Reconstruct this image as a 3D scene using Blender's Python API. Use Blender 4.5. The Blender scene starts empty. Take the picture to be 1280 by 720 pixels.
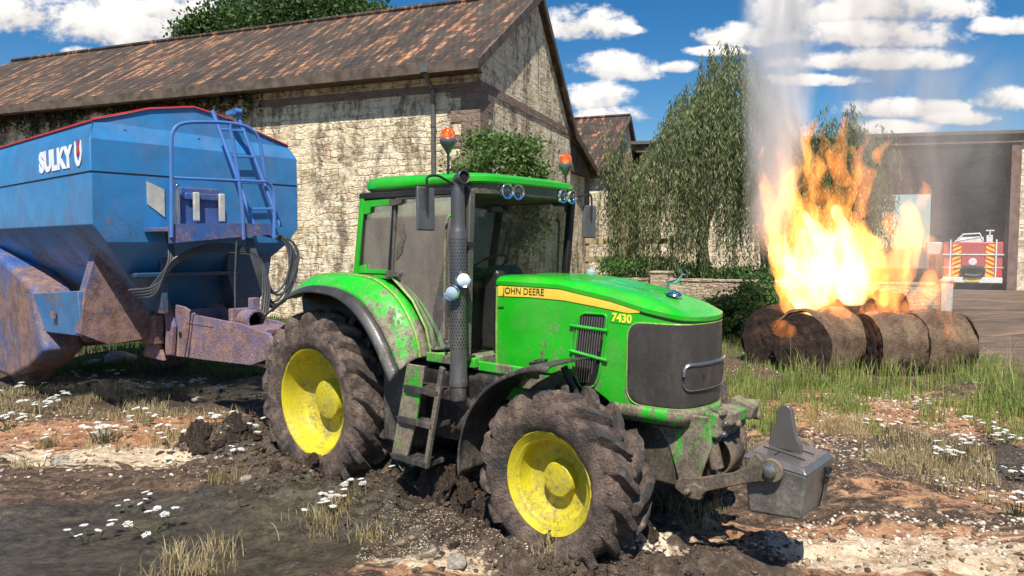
import bpy, math, random
import numpy as np
from mathutils import Vector, Matrix, noise as mnoise
random.seed(7); rng = np.random.default_rng(7)
scn = bpy.context.scene
COL = scn.collection
R = math.radians

# ------------------------------------------------------------------ camera (real place: eye 2.5 m above the yard)
CAM_H = 2.5; FPX = 900.0; PITCH = math.atan(52 / 900.0)
cd = bpy.data.cameras.new('camera'); cam = bpy.data.objects.new('camera', cd); COL.objects.link(cam)
cd.sensor_width = 36; cd.lens = 36 * FPX / 1280; cd.clip_start = 0.05; cd.clip_end = 3000
cam.location = (0, 0, CAM_H); cam.rotation_euler = (R(90) - PITCH, 0, 0)
scn.camera = cam
def gpt(px, py, z=0.0):
    "ground point seen at a pixel of the 1280x720 photograph"
    c, s = math.cos(PITCH), math.sin(PITCH)
    a = (px - 640) / FPX; b = (py - 360) / FPX
    d = Vector((a, c - s * b, -s - c * b)); t = (z - CAM_H) / d.z
    return (d.x * t, d.y * t)

# ------------------------------------------------------------------ numpy noise
def _h(ix, iy, iz, seed):
    n = (ix.astype(np.int64) * 374761393 + iy.astype(np.int64) * 668265263 + iz.astype(np.int64) * 2147483029 + seed * 974634777) & 0xffffffff
    n = ((n ^ (n >> 13)) * 1274126177) & 0xffffffff
    n = (n ^ (n >> 16)) & 0xffffffff
    return n / 2147483648.0 - 1.0
def vnoise(x, y, z=None, seed=0):
    x = np.asarray(x, float); y = np.asarray(y, float); z = np.zeros_like(x) if z is None else np.asarray(z, float)
    ix, iy, iz = np.floor(x), np.floor(y), np.floor(z)
    fx, fy, fz = x - ix, y - iy, z - iz
    u, v, w = [t * t * t * (t * (t * 6 - 15) + 10) for t in (fx, fy, fz)]
    out = 0
    for dx in (0, 1):
        for dy in (0, 1):
            for dz in (0, 1):
                out = out + _h(ix + dx, iy + dy, iz + dz, seed) * (u if dx else 1 - u) * (v if dy else 1 - v) * (w if dz else 1 - w)
    return out
def fbm(x, y, z=None, oct=4, seed=0, gain=.5):
    a, s, n = 1., 0., 0.; k = 1.
    for i in range(oct):
        s = s + a * vnoise(np.asarray(x) * k, np.asarray(y) * k, None if z is None else np.asarray(z) * k, seed + i * 17)
        n += a; a *= gain; k *= 2.03
    return s / n * 1.6

# ------------------------------------------------------------------ mesh helper
def smooth_mesh(me, ang=35):
    me.shade_smooth(); me.set_sharp_from_angle(angle=R(ang))
def link_mesh(name, me, material, parent=None, ang=35):
    if material: me.materials.append(material)
    if ang is not None: smooth_mesh(me, ang)
    o = bpy.data.objects.new(name, me); COL.objects.link(o)
    if parent: o.parent = parent
    return o
def np_mesh(name, V, Fq):
    me = bpy.data.meshes.new(name)
    V = np.asarray(V, np.float32); Fq = np.asarray(Fq, np.int32); k = Fq.shape[1]
    me.vertices.add(len(V)); me.vertices.foreach_set('co', V.ravel())
    me.loops.add(Fq.size); me.loops.foreach_set('vertex_index', Fq.ravel())
    me.polygons.add(len(Fq)); me.polygons.foreach_set('loop_start', np.arange(0, Fq.size, k, dtype=np.int32))
    me.update(calc_edges=True); me.validate()
    return me
class MB:
    def __init__(s): s.v = []; s.f = []
    def add(s, vs, fs):
        o = len(s.v); s.v += [tuple(map(float, p)) for p in vs]; s.f += [tuple(i + o for i in q) for q in fs]; return s
    def box(s, c, size, rot=None, top=None):
        hx, hy, hz = [k / 2 for k in size]; t = top or (1, 1)
        P = [(-hx, -hy, -hz), (hx, -hy, -hz), (hx, hy, -hz), (-hx, hy, -hz), (-hx * t[0], -hy * t[1], hz), (hx * t[0], -hy * t[1], hz), (hx * t[0], hy * t[1], hz), (-hx * t[0], hy * t[1], hz)]
        if rot is not None: P = [rot @ Vector(p) for p in P]
        P = [(p[0] + c[0], p[1] + c[1], p[2] + c[2]) for p in P]
        return s.add(P, [(0, 3, 2, 1), (4, 5, 6, 7), (0, 1, 5, 4), (1, 2, 6, 5), (2, 3, 7, 6), (3, 0, 4, 7)])
    def bx(s, x0, x1, y0, y1, z0, z1):
        return s.box(((x0 + x1) / 2, (y0 + y1) / 2, (z0 + z1) / 2), (x1 - x0, y1 - y0, z1 - z0))
    def hexa(s, P):
        return s.add(P, [(0, 3, 2, 1), (4, 5, 6, 7), (0, 1, 5, 4), (1, 2, 6, 5), (2, 3, 7, 6), (3, 0, 4, 7)])
    def prism(s, poly, a, b, plane='xz'):
        def q(u, v, w): return {'xz': (u, w, v), 'yz': (w, u, v), 'xy': (u, v, w)}[plane]
        n = len(poly); P = [q(u, v, a) for u, v in poly] + [q(u, v, b) for u, v in poly]
        return s.add(P, [tuple(range(n)), tuple(range(2 * n - 1, n - 1, -1))] + [(i, i + n, (i + 1) % n + n, (i + 1) % n) for i in range(n)])
    def tube(s, path, r, n=10, closed=False, caps=True):
        P = [Vector(p) for p in path]; m = len(P); rr = r if hasattr(r, '__len__') else [r] * m
        up = None; base = len(s.v); vs = []
        for i, p in enumerate(P):
            if closed: t = P[(i + 1) % m] - P[i - 1]
            else: t = P[min(i + 1, m - 1)] - P[max(i - 1, 0)]
            t = t.normalized() if t.length > 1e-9 else Vector((0, 0, 1))
            if up is None:
                up = Vector((0, 0, 1)) if abs(t.z) < .9 else Vector((1, 0, 0))
            up = (up - t * up.dot(t))
            up = up.normalized() if up.length > 1e-6 else t.orthogonal().normalized()
            w = t.cross(up)
            for k in range(n):
                a = 2 * math.pi * k / n
                vs.append(p + (up * math.cos(a) + w * math.sin(a)) * rr[i])
        fs = []
        for i in range(m if closed else m - 1):
            for k in range(n):
                a, b = i * n + k, i * n + (k + 1) % n; c = ((i + 1) % m) * n
                fs.append((a, b, c + (k + 1) % n, c + k))
        if caps and not closed:
            fs.append(tuple(range(n - 1, -1, -1))); fs.append(tuple((m - 1) * n + k for k in range(n)))
        return s.add(vs, fs)
    def lathe(s, prof, o, d, n=32, closed_ends=True):
        d = Vector(d).normalized(); o = Vector(o); u = d.orthogonal().normalized(); w = d.cross(u); vs = []
        for r, h in prof:
            for k in range(n):
                a = 2 * math.pi * k / n; vs.append(o + d * h + (u * math.cos(a) + w * math.sin(a)) * r)
        fs = [(i * n + k, i * n + (k + 1) % n, (i + 1) * n + (k + 1) % n, (i + 1) * n + k) for i in range(len(prof) - 1) for k in range(n)]
        if closed_ends:
            fs.append(tuple(range(n - 1, -1, -1))); fs.append(tuple((len(prof) - 1) * n + k for k in range(n)))
        return s.add(vs, fs)
    def grid(s, rows, wrap=False):
        "rows of points; quads between"
        m = len(rows[0]); vs = [p for r in rows for p in r]; fs = []
        for i in range(len(rows) - 1):
            for k in range(m if wrap else m - 1):
                fs.append((i * m + k, i * m + (k + 1) % m, (i + 1) * m + (k + 1) % m, (i + 1) * m + k))
        return s.add(vs, fs)
    def mirror_y(s):
        n = len(s.v); s.v += [(x, -y, z) for x, y, z in s.v[:n]]; s.f += [tuple(i + n for i in reversed(q)) for q in s.f[:]]; return s
    def mapv(s, fn): s.v = [fn(*p) for p in s.v]; return s
    def build(s, name, material, parent=None, bevel=0, seg=2, ang=35, solid=0, subd=0, fixn=False):
        me = bpy.data.meshes.new(name); me.from_pydata(s.v, [], s.f); me.validate(); me.update()
        if fixn:
            import bmesh
            bm = bmesh.new(); bm.from_mesh(me); bmesh.ops.remove_doubles(bm, verts=bm.verts, dist=1e-5)
            bmesh.ops.recalc_face_normals(bm, faces=bm.faces); bm.to_mesh(me); bm.free()
        o = link_mesh(name, me, material, parent, ang)
        if solid:
            m = o.modifiers.new('solid', 'SOLIDIFY'); m.thickness = solid; m.offset = 0
        if bevel:
            m = o.modifiers.new('bevel', 'BEVEL'); m.width = bevel; m.segments = seg; m.limit_method = 'ANGLE'; m.angle_limit = R(30)
            m.harden_normals = False
        if subd:
            m = o.modifiers.new('sub', 'SUBSURF'); m.levels = m.render_levels = subd
        return o
def tag(o, label=None, cat=None, group=None, kind=None):
    if label: o['label'] = label
    if cat: o['category'] = cat
    if group: o['group'] = group
    if kind: o['kind'] = kind
    return o
def empty(name, loc, rz=0, parent=None):
    o = bpy.data.objects.new(name, None); o.empty_display_size = .2; COL.objects.link(o)
    o.location = loc; o.rotation_euler = (0, 0, rz)
    if parent: o.parent = parent
    return o
def text_obj(name, txt, size, mat, parent, M, extr=.002, sx=1.0, bold=0.0, shear=0):
    cu = bpy.data.curves.new(name, 'FONT'); cu.body = txt; cu.size = size; cu.extrude = extr; cu.offset = bold; cu.shear = shear
    cu.align_x = 'CENTER'; cu.align_y = 'CENTER'; cu.resolution_u = 3
    t = bpy.data.objects.new('t', cu); COL.objects.link(t)
    dg = bpy.context.evaluated_depsgraph_get(); dg.update()
    me = bpy.data.meshes.new_from_object(t.evaluated_get(dg)); bpy.data.objects.remove(t)
    me.transform(M @ Matrix.Diagonal((sx, 1, 1, 1)))
    me.materials.clear()
    return link_mesh(name, me, mat, parent, 30)
def basis(origin, xd, yd):
    x = Vector(xd).normalized(); y = Vector(yd); y = (y - x * y.dot(x)).normalized(); z = x.cross(y)
    return Matrix(((x.x, y.x, z.x, origin[0]), (x.y, y.y, z.y, origin[1]), (x.z, y.z, z.z, origin[2]), (0, 0, 0, 1)))

# ------------------------------------------------------------------ material helper
class G:
    def __init__(s, name):
        s.m = bpy.data.materials.new(name); s.m.use_nodes = True; s.nt = s.m.node_tree; s.nt.nodes.clear()
        s.out = s.nt.nodes.new('ShaderNodeOutputMaterial')
    def n(s, t, **kw):
        nd = s.nt.nodes.new(t)
        for k, v in kw.items(): setattr(nd, k, v)
        return nd
    def l(s, a, b): s.nt.links.new(a, b)
    def setin(s, sock, v):
        if hasattr(v, 'links') or isinstance(v, bpy.types.NodeSocket): s.l(v, sock)
        else:
            if isinstance(v, (tuple, list)) and sock.type == 'RGBA' and len(v) == 3: v = (*v, 1)
            sock.default_value = v
    def coord(s, kind='Object'): return s.n('ShaderNodeTexCoord').outputs[kind]
    def mapping(s, v, scale=(1, 1, 1), loc=(0, 0, 0), rot=(0, 0, 0)):
        m = s.n('ShaderNodeMapping'); s.l(v, m.inputs[0]); m.inputs['Scale'].default_value = scale; m.inputs['Location'].default_value = loc; m.inputs['Rotation'].default_value = rot
        return m.outputs[0]
    def noise(s, v, scale=5, detail=5, rough=.55, dist=0, col=False):
        n = s.n('ShaderNodeTexNoise'); s.l(v, n.inputs['Vector']); n.inputs['Scale'].default_value = scale; n.inputs['Detail'].default_value = detail
        n.inputs['Roughness'].default_value = rough; n.inputs['Distortion'].default_value = dist
        return n.outputs['Color' if col else 'Fac']
    def voro(s, v, scale=5, feat='F1', out='Distance'):
        n = s.n('ShaderNodeTexVoronoi', feature=feat); s.l(v, n.inputs['Vector']); n.inputs['Scale'].default_value = scale
        return n.outputs[out]
    def math(s, op, a, b=None, c=None, clamp=False):
        n = s.n('ShaderNodeMath', operation=op); n.use_clamp = clamp
        for i, x in enumerate((a, b, c)):
            if x is not None: s.setin(n.inputs[i], x)
        return n.outputs[0]
    def vmath(s, op, a, b=None):
        n = s.n('ShaderNodeVectorMath', operation=op); s.setin(n.inputs[0], a)
        if b is not None: s.setin(n.inputs[1], b)
        return n.outputs[0]
    def rng(s, v, lo, hi, a=0., b=1.):
        n = s.n('ShaderNodeMapRange'); n.interpolation_type = 'SMOOTHSTEP'; s.setin(n.inputs[0], v)
        for i, x in enumerate((lo, hi, a, b)): s.setin(n.inputs[i + 1], x)
        return n.outputs[0]
    def mix(s, f, a, b, mode='MIX'):
        n = s.n('ShaderNodeMix', data_type='RGBA', blend_type=mode); s.setin(n.inputs['Factor'], f)
        A = [i for i in n.inputs if i.type == 'RGBA']; s.setin(A[0], a); s.setin(A[1], b)
        return [o for o in n.outputs if o.type == 'RGBA'][0]
    def ramp(s, v, stops):
        n = s.n('ShaderNodeValToRGB'); s.l(v, n.inputs[0]); e = n.color_ramp.elements
        while len(e) < len(stops): e.new(.5)
        for i, (p, c) in enumerate(stops): e[i].position = p; e[i].color = (*c, 1) if len(c) == 3 else c
        return n.outputs[0]
    def sep(s, v):
        n = s.n('ShaderNodeSeparateXYZ'); s.l(v, n.inputs[0]); return n.outputs
    def comb(s, x, y, z):
        n = s.n('ShaderNodeCombineXYZ')
        for i, q in enumerate((x, y, z)): s.setin(n.inputs[i], q)
        return n.outputs[0]
    def bump(s, h, strength=.5, dist=.02, normal=None):
        n = s.n('ShaderNodeBump'); s.setin(n.inputs['Height'], h); n.inputs['Strength'].default_value = strength; n.inputs['Distance'].default_value = dist
        if normal is not None: s.l(normal, n.inputs['Normal'])
        return n.outputs[0]
    def bsdf(s, color=(.5, .5, .5), rough=.6, metal=0., normal=None, **kw):
        n = s.n('ShaderNodeBsdfPrincipled'); s.setin(n.inputs['Base Color'], color); s.setin(n.inputs['Roughness'], rough); s.setin(n.inputs['Metallic'], metal)
        if normal is not None: s.l(normal, n.inputs['Normal'])
        for k, v in kw.items(): s.setin(n.inputs[k.replace('_', ' ')], v)
        return n.outputs[0]
    def done(s, sh): s.l(sh, s.out.inputs['Surface']); return s.m
    def mixsh(s, f, a, b):
        n = s.n('ShaderNodeMixShader'); s.setin(n.inputs[0], f); s.l(a, n.inputs[1]); s.l(b, n.inputs[2]); return n.outputs[0]

def simple(name, color, rough=.6, metal=0., var=.15, scale=8, bump=.15, bscale=40, **kw):
    g = G(name); c = g.coord()
    nz = g.noise(c, scale, 5)
    col = g.mix(g.rng(nz, .3, .7), tuple(max(0, k * (1 - var)) for k in color), tuple(min(1, k * (1 + var)) for k in color))
    nb = g.bump(g.noise(c, bscale, 3), bump, .01)
    return g.done(g.bsdf(col, rough, metal, nb, **kw))
def muddy(name, base, mud=(.17, .14, .105), rough=.32, metal=0., amt=.5, soft=.08, zlo=1.0, zhi=2.6, zgain=.25, scale=2.2, streak=(1, 1, .5), fine=14, mudbump=.3, second=None, coat=0., wt=(.50, .32, .18)):
    "painted or bare metal with real dried mud on it, more of it near the ground"
    g = G(name); c = g.coord(); z = g.sep(c)[2]
    cs = g.mapping(c, streak)
    a = g.noise(cs, scale, 6, .62, .3); b = g.noise(cs, fine, 5, .65, .2); d = g.noise(c, 60, 3, .6)
    v = g.math('ADD', g.math('MULTIPLY', a, wt[0]), g.math('ADD', g.math('MULTIPLY', b, wt[1]), g.math('MULTIPLY', d, wt[2])))
    zf = g.rng(z, zlo, zhi, zgain, -zgain * .6)
    v = g.math('ADD', v, zf)
    m = g.rng(v, 1 - amt - soft, 1 - amt + soft)
    film = g.math('MULTIPLY', g.rng(g.noise(cs, scale * 1.7, 4), .35, .75), .22)
    m2 = g.math('MAXIMUM', m, film)
    bc = g.mix(g.rng(g.noise(c, 3, 4), .3, .7), tuple(k * .88 for k in base), tuple(k * 1.08 for k in base))
    if second: bc = g.mix(g.rng(g.noise(cs, scale * .8, 5), .48, .6), bc, second)
    mc = g.mix(g.rng(g.math('ADD', g.math('MULTIPLY', g.noise(c, 5, 6, .65, .4), .5), g.math('MULTIPLY', g.noise(c, 38, 4, .7), .5)), .38, .62), tuple(k * .5 for k in mud), tuple(k * 1.45 for k in mud))
    col = g.mix(m2, bc, mc)
    r = g.math('ADD', rough, g.math('MULTIPLY', m2, .9 - rough))
    r = g.math('ADD', r, g.math('MULTIPLY', g.math('SUBTRACT', g.noise(c, 9, 5), .5), .18))
    h = g.math('ADD', m, g.math('MULTIPLY', g.noise(c, 70, 4), .5))
    nb = g.bump(h, mudbump, .006)
    return g.done(g.bsdf(col, r, g.math('MULTIPLY', g.math('SUBTRACT', 1, m2), metal), nb, **({'Coat_Weight': coat} if coat else {})))

GREEN = (.012, .47, .014); YELLOW = (.60, .52, .018)
M = {}
M['green'] = muddy('green_paint', GREEN, (.20, .165, .125), .3, amt=.40, zlo=1.1, zhi=2.5, zgain=.13)
M['green_low'] = muddy('green_paint_dirty', GREEN, (.20, .165, .12), .5, amt=.545, soft=.035, zlo=.5, zhi=1.6, zgain=.03, scale=4, fine=20, streak=(1, 1, .45))
M['green_fender'] = muddy('green_paint_fender', GREEN, (.22, .18, .14), .3, amt=.47, soft=.05, zlo=1.3, zhi=2.6, zgain=.09, scale=3.4, streak=(1, 1, .7))
M['green_hood'] = muddy('green_paint_hood', GREEN, (.24, .19, .14), .22, amt=.375, soft=.04, zlo=1.2, zhi=2.3, zgain=.10, scale=3.5, streak=(1, 1, .45), coat=.3)
M['green_roof'] = muddy('green_paint_roof', GREEN, (.2, .17, .12), .3, amt=.30, zlo=0, zhi=1, zgain=0)
M['grey_plastic'] = muddy('grey_plastic', (.035, .035, .038), (.12, .10, .08), .32, amt=.42, zlo=.6, zhi=2.5, zgain=.08)
M['grille'] = muddy('grille_panel', (.085, .078, .072), (.12, .105, .09), .26, .55, amt=.42, soft=.25, zlo=1.1, zhi=2.0, zgain=.04, scale=1.2, streak=(1, 1, .3), mudbump=.05)
M['dark'] = muddy('dark_metal', (.016, .016, .017), (.09, .075, .055), .5, amt=.42, zlo=.5, zhi=2, zgain=.12)
M['black_trim'] = simple('black_trim', (.008, .008, .009), .6)
M['black'] = simple('black_rubber', (.012, .012, .013), .55, bump=.1)
M['frame_grey'] = muddy('frame_grey', (.10, .097, .09), (.17, .145, .11), .45, .2, amt=.5, zlo=.8, zhi=3, zgain=.05)
M['steel'] = simple('steel', (.45, .46, .47), .3, .9, var=.1, scale=20)
M['chrome'] = simple('chrome', (.78, .82, .86), .12, 1., var=.04, scale=5, bump=.02)
M['stack'] = muddy('exhaust_metal', (.13, .13, .135), (.15, .13, .10), .38, .6, amt=.42, zlo=1., zhi=3, zgain=.05)
M['hole'] = simple('dark_hole', (.006, .006, .006), .9)
M['weight'] = muddy('weight_grey', (.15, .145, .138), (.18, .158, .13), .2, .4, amt=.42, soft=.15, zlo=0, zhi=.45, zgain=.14)
M['arm'] = muddy('linkage_mud', (.05, .045, .04), (.16, .125, .09), .5, amt=.62, soft=.2, zlo=.3, zhi=1.4, zgain=.05)
M['rim'] = muddy('yellow_rim', YELLOW, (.20, .155, .08), .34, amt=.455, soft=.12, zlo=-2, zhi=-1, zgain=0, scale=2.6, streak=(1, 1, 1), fine=22, mudbump=.12)
M['yellow'] = simple('yellow_stripe', (.9, .62, .07), .35, var=.05)
M['yellow_bright'] = simple('yellow_number', (.92, .82, .08), .35, var=.05)
M['text_dark'] = simple('letter_black', (.02, .02, .015), .5)
M['cream'] = simple('cream_trim', (.24, .40, .09), .4, var=.25, scale=20)
M['seat'] = simple('seat_fabric', (.02, .024, .02), .85, bump=.4, bscale=120)
M['mirror'] = simple('mirror_glass', (.14, .14, .145), .35, .3, var=.15)

def g_tyre(Rt=9.):
    g = G('muddy_tyre'); c = g.coord(); tx, ty, tz = g.sep(c)
    big = g.noise(c, 3.2, 5, .6, .4); mid = g.noise(c, 11, 6, .65, .3); fin = g.noise(c, 60, 4, .7)
    v = g.math('ADD', g.math('MULTIPLY', big, .45), g.math('ADD', g.math('MULTIPLY', mid, .38), g.math('MULTIPLY', fin, .17)))
    mud = g.ramp(v, [(.36, (.024, .021, .021)), (.44, (.07, .052, .044)), (.50, (.15, .108, .088)), (.57, (.25, .18, .14)), (.68, (.44, .34, .27))])
    rub = (.055, .057, .064)
    m = g.rng(v, .38, .46)
    rad = g.math('SQRT', g.math('ADD', g.math('MULTIPLY', tx, tx), g.math('MULTIPLY', tz, tz)))
    worn = g.math('MULTIPLY', g.rng(rad, Rt - .035, Rt - .012), g.rng(mid, .62, .42))
    m = g.math('SUBTRACT', m, g.math('MULTIPLY', worn, .8), clamp=True)
    col = g.mix(m, rub, mud)
    rr = g.rng(g.noise(c, 6, 3), .35, .65, .55, .95)
    h = g.math('ADD', g.math('MULTIPLY', mid, 1.0), g.math('MULTIPLY', fin, .7))
    nb = g.bump(h, 1.0, .05)
    return g.done(g.bsdf(col, rr, 0, nb))
M['tyre'] = g_tyre(); M['tyre_big'] = g_tyre(.95); M['tyre_small'] = g_tyre(.715)

def g_glass(name, dirt, tint=(.55, .62, .6), mudc=(.30, .27, .22), amt=.55, base=.3, refl=.8):
    g = G(name); c = g.coord()
    cs = g.mapping(c, (1, 1, .35))
    v = g.math('ADD', g.math('MULTIPLY', g.noise(cs, 2.5, 5, .6, .3), .6), g.math('MULTIPLY', g.noise(c, 30, 5, .7), .4))
    f = g.rng(v, .35, .7, base, dirt)
    dc = g.mix(g.rng(g.noise(cs, 5, 5), .35, .65), tuple(k * .7 for k in mudc), tuple(k * 1.25 for k in mudc)); d = g.bsdf(dc, .5)
    tl = g.n('ShaderNodeBsdfTranslucent'); g.l(dc, tl.inputs[0]); d = g.mixsh(.45, d, tl.outputs[0])
    tr = g.n('ShaderNodeBsdfTransparent'); tr.inputs[0].default_value = (*tint, 1)
    gl = g.n('ShaderNodeBsdfGlossy'); gl.inputs['Roughness'].default_value = .03; gl.inputs[0].default_value = (.9, .95, 1, 1)
    fr = g.n('ShaderNodeFresnel'); fr.inputs[0].default_value = 1.5
    clean = g.mixsh(g.math('MULTIPLY', fr.outputs[0], refl), tr.outputs[0], gl.outputs[0])
    return g.done(g.mixsh(f, clean, d))
M['glass_dirty'] = g_glass('dirty_side_glass', .80, base=.32, mudc=(.33, .30, .25), refl=1.3)
M['glass_clear'] = g_glass('windscreen_glass', .06, tint=(.93, .96, .95), base=.0, refl=.25)
M['glass_mid'] = g_glass('rear_glass', .45, base=.1, mudc=(.3, .27, .2))
def g_lens(name, col, em=0):
    g = G(name); return g.done(g.bsdf(col, .08, 0, Coat_Weight=1., Coat_Roughness=.03, **({'Transmission_Weight': 0.})))
M['lens_dark'] = g_lens('lens_dark', (.03, .045, .05)); M['lens_light'] = g_lens('lens_light', (.75, .82, .85)); M['lens_blue'] = g_lens('lens_blue', (.35, .47, .55))
def g_orange():
    g = G('beacon_orange'); c = g.coord()
    v = g.voro(c, 28)
    col = g.mix(g.rng(v, .1, .6), (1.0, .30, .01), (.75, .07, .0))
    return g.done(g.bsdf(col, .12, 0, g.bump(v, .5, .01), Coat_Weight=1.))
M['orange'] = g_orange()

# ================================================================== TRACTOR  (x forward, y to its left, z up)
TYAW = R(-40.6); TF = Vector((math.cos(TYAW), math.sin(TYAW), 0)); TL = Vector((-math.sin(TYAW), math.cos(TYAW), 0))
TO = Vector((-1.44, 8.2, 0))
def t2w(x, y, z=0): return TO + TF * x + TL * y + Vector((0, 0, z))
tr = empty('tractor', TO, TYAW)
tag(tr, 'mud-spattered green tractor with yellow wheels standing in the mud before the barn', 'tractor')
def catmull(P, n):
    P = [Vector(p) for p in P]; out = []
    Q = [P[0] * 2 - P[1]] + P + [P[-1] * 2 - P[-2]]; m = len(P) - 1
    for i in range(n):
        u = i / (n - 1) * m; k = min(int(u), m - 1); t = u - k
        a, b, c, d = Q[k:k + 4]
        out.append(.5 * ((2 * b) + (c - a) * t + (2 * a - 5 * b + 4 * c - d) * t * t + (3 * b - a - 3 * c + d) * t ** 3))
    return out
def interp(x, xs, ys): return float(np.interp(x, xs, ys))

# ---- hood
half = catmull([(2.11, -.455, 0), (2.5, -.45, 0), (2.9, -.437, 0), (3.3, -.41, 0), (3.6, -.385, 0), (3.78, -.362, 0), (3.865, -.325, 0), (3.915, -.25, 0), (3.95, -.13, 0), (3.96, 0, 0)], 200)
full = half + [Vector((p.x, -p.y, 0)) for p in reversed(half[:-1])]
cum = [0.]
for a, b in zip(full, full[1:]): cum.append(cum[-1] + (b - a).length)
TOT = cum[-1]; fx_ = [p.x for p in full]; fy_ = [p.y for p in full]
def hoodS(s, z, off=0.):
    x = interp(s, cum, fx_); y = interp(s, cum, fy_)
    x2, y2 = interp(min(s + .01, TOT), cum, fx_), interp(min(s + .01, TOT), cum, fy_); x1, y1 = interp(max(s - .01, 0), cum, fx_), interp(max(s - .01, 0), cum, fy_)
    t = Vector((x2 - x1, y2 - y1, 0)).normalized(); n = Vector((t.y, -t.x, 0))
    bulge = .012 * math.sin(max(0, min(1, (z - 1.2) / .95)) * math.pi)
    p = Vector((x, y, z)) + n * (off + bulge); return p
def s_of_x(x): return interp(x, fx_[:200], cum[:200])
ZSX = [2.1, 2.8, 3.3, 3.6, 3.97]; zs = lambda x: interp(x, ZSX, [2.17, 2.16, 2.075, 2.00, 1.935])
zt = lambda x: interp(x, [2.1, 2.6, 3.0, 3.5, 3.75, 3.97], [2.235, 2.24, 2.21, 2.12, 2.045, 1.955])
mb = MB(); rows = []
svals = [TOT * i / 160 for i in range(161)]
zbot = lambda x: interp(x, [2.1, 3.0, 3.25, 3.42, 3.97], [1.42, 1.42, 1.28, 1.15, 1.13])
for k in range(15):
    v = k / 14; row = []
    for s in svals:
        p0 = hoodS(s, 1.5); z = zbot(p0.x) + (zs(p0.x) - zbot(p0.x)) * v; row.append(hoodS(s, z))
    rows.append(row)
# brow: the lid edge stands a little proud, then the crown
for q, up_, o_ in [(0, -.012, .012), (0, .02, .013), (.03, .45, 0), (.08, .65, 0), (.16, .8, 0), (.3, .91, 0), (.5, .97, 0), (.75, .995, 0), (1, 1, 0)]:
    row = []
    for s in svals:
        p = hoodS(s, zs(interp(s, cum, fx_)), o_); x = p.x - (p.x - 2.11) * q * .42 * max(0, min(1, (p.x - 3.4) / .5)); y = p.y * (1 - q)
        if q == 0: z = p.z + up_
        else: z = zs(x) + (zt(x) - zs(x)) * up_ + .015 * (1 - q)
        row.append((x, y, z))
    rows.append(row)
mb.grid(rows); hood = mb.build('hood', M['green_hood'], tr, ang=28, fixn=True)
def rpoly(poly, r, n=6):
    "rounded polygon"
    out = []; m = len(poly)
    for i in range(m):
        p = Vector((*poly[i], 0)); a = (Vector((*poly[i - 1], 0)) - p); b = (Vector((*poly[(i + 1) % m], 0)) - p)
        rr = r[i] if hasattr(r, '__len__') else r
        d = min(rr, a.length * .49, b.length * .49); A = p + a.normalized() * d; B = p + b.normalized() * d
        for k in range(n + 1):
            t = k / n; q = A * (1 - t) ** 2 + p * 2 * t * (1 - t) + B * t * t; out.append((q.x, q.y))
    return out
def densify(poly, step):
    out = []
    for i in range(len(poly)):
        a, b = poly[i], poly[(i + 1) % len(poly)]; d = math.dist(a, b); k = max(1, int(d / step))
        out += [(a[0] + (b[0] - a[0]) * j / k, a[1] + (b[1] - a[1]) * j / k) for j in range(k)]
    return out
def patch(poly, fn, off=.006, rings=10, lip=.004):
    "raised patch on a surface fn(u,v,off) bounded by a polygon in (u,v)"
    cx = sum(p[0] for p in poly) / len(poly); cy = sum(p[1] for p in poly) / len(poly); mb = MB(); rows = []
    rows.append([fn(u, v, -.01) for u, v in poly]); rows.append([fn(u, v, off * .5) for u, v in poly])
    for k in range(rings + 1):
        f = 1 - (k / rings) ** 1.0 * .999 if k else .985
        if k == rings: f = .001
        rows.append([fn(cx + (u - cx) * f, cy + (v - cy) * f, off) for u, v in poly])
    mb.grid(rows, wrap=True); return mb
# front grille: wraps round the nose
s0 = s_of_x(3.44); gp = densify(rpoly([(s0 + .01, 1.905), (TOT - s0 - .01, 1.905), (TOT - s0, 1.255), (s0, 1.255)], [.12, .12, .14, .14]), .025)
grille = patch(gp, lambda s, z, o: hoodS(s, min(z, zs(interp(s, cum, fx_)) - .02), o), .007, 14).build('front_grille', M['grille'], tr, fixn=True)
MB().tube([hoodS(s, min(z, zs(interp(s, cum, fx_)) - .02), .002) for s, z in gp], .007, 8, closed=True).build('grille_seal', M['cream'], grille)
sc = TOT / 2
lp = densify(rpoly([(sc - .33, 1.60), (sc + .33, 1.60), (sc + .33, 1.40), (sc - .33, 1.40)], .06), .025)
lb = patch(lp, hoodS, .022, 6).build('headlight_bar', M['grille'], tr, fixn=True)
ang_ = lambda q: math.atan2(q[1] - 1.5, (q[0] - sc))
MB().tube([hoodS(s, z, .02) for s, z in sorted([q for q in lp if q[1] > 1.49], key=lambda q: -ang_(q))], .014, 8).build('chrome_lip', M['steel'], lb)
MB().tube([hoodS(s, z, .018) for s, z in sorted([q for q in lp if q[1] < 1.47], key=ang_)], .006, 8).build('lower_lip', M['steel'], lb)
for sgn in (-1, 1):
    mb = MB(); mb.tube([hoodS(sc + sgn * .16, z, .03) for z in (1.48, 1.52)], .004, 6); mb.build('lamp_mark', M['text_dark'], lb)
# brow shadow gap + seam lines
MB().tube([hoodS(s, zs(interp(s, cum, fx_)) - .028, .001) for s in np.linspace(s0 + .02, TOT - s0 - .02, 90)], .006, 6).build('hood_seam', M['hole'], tr)
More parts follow.
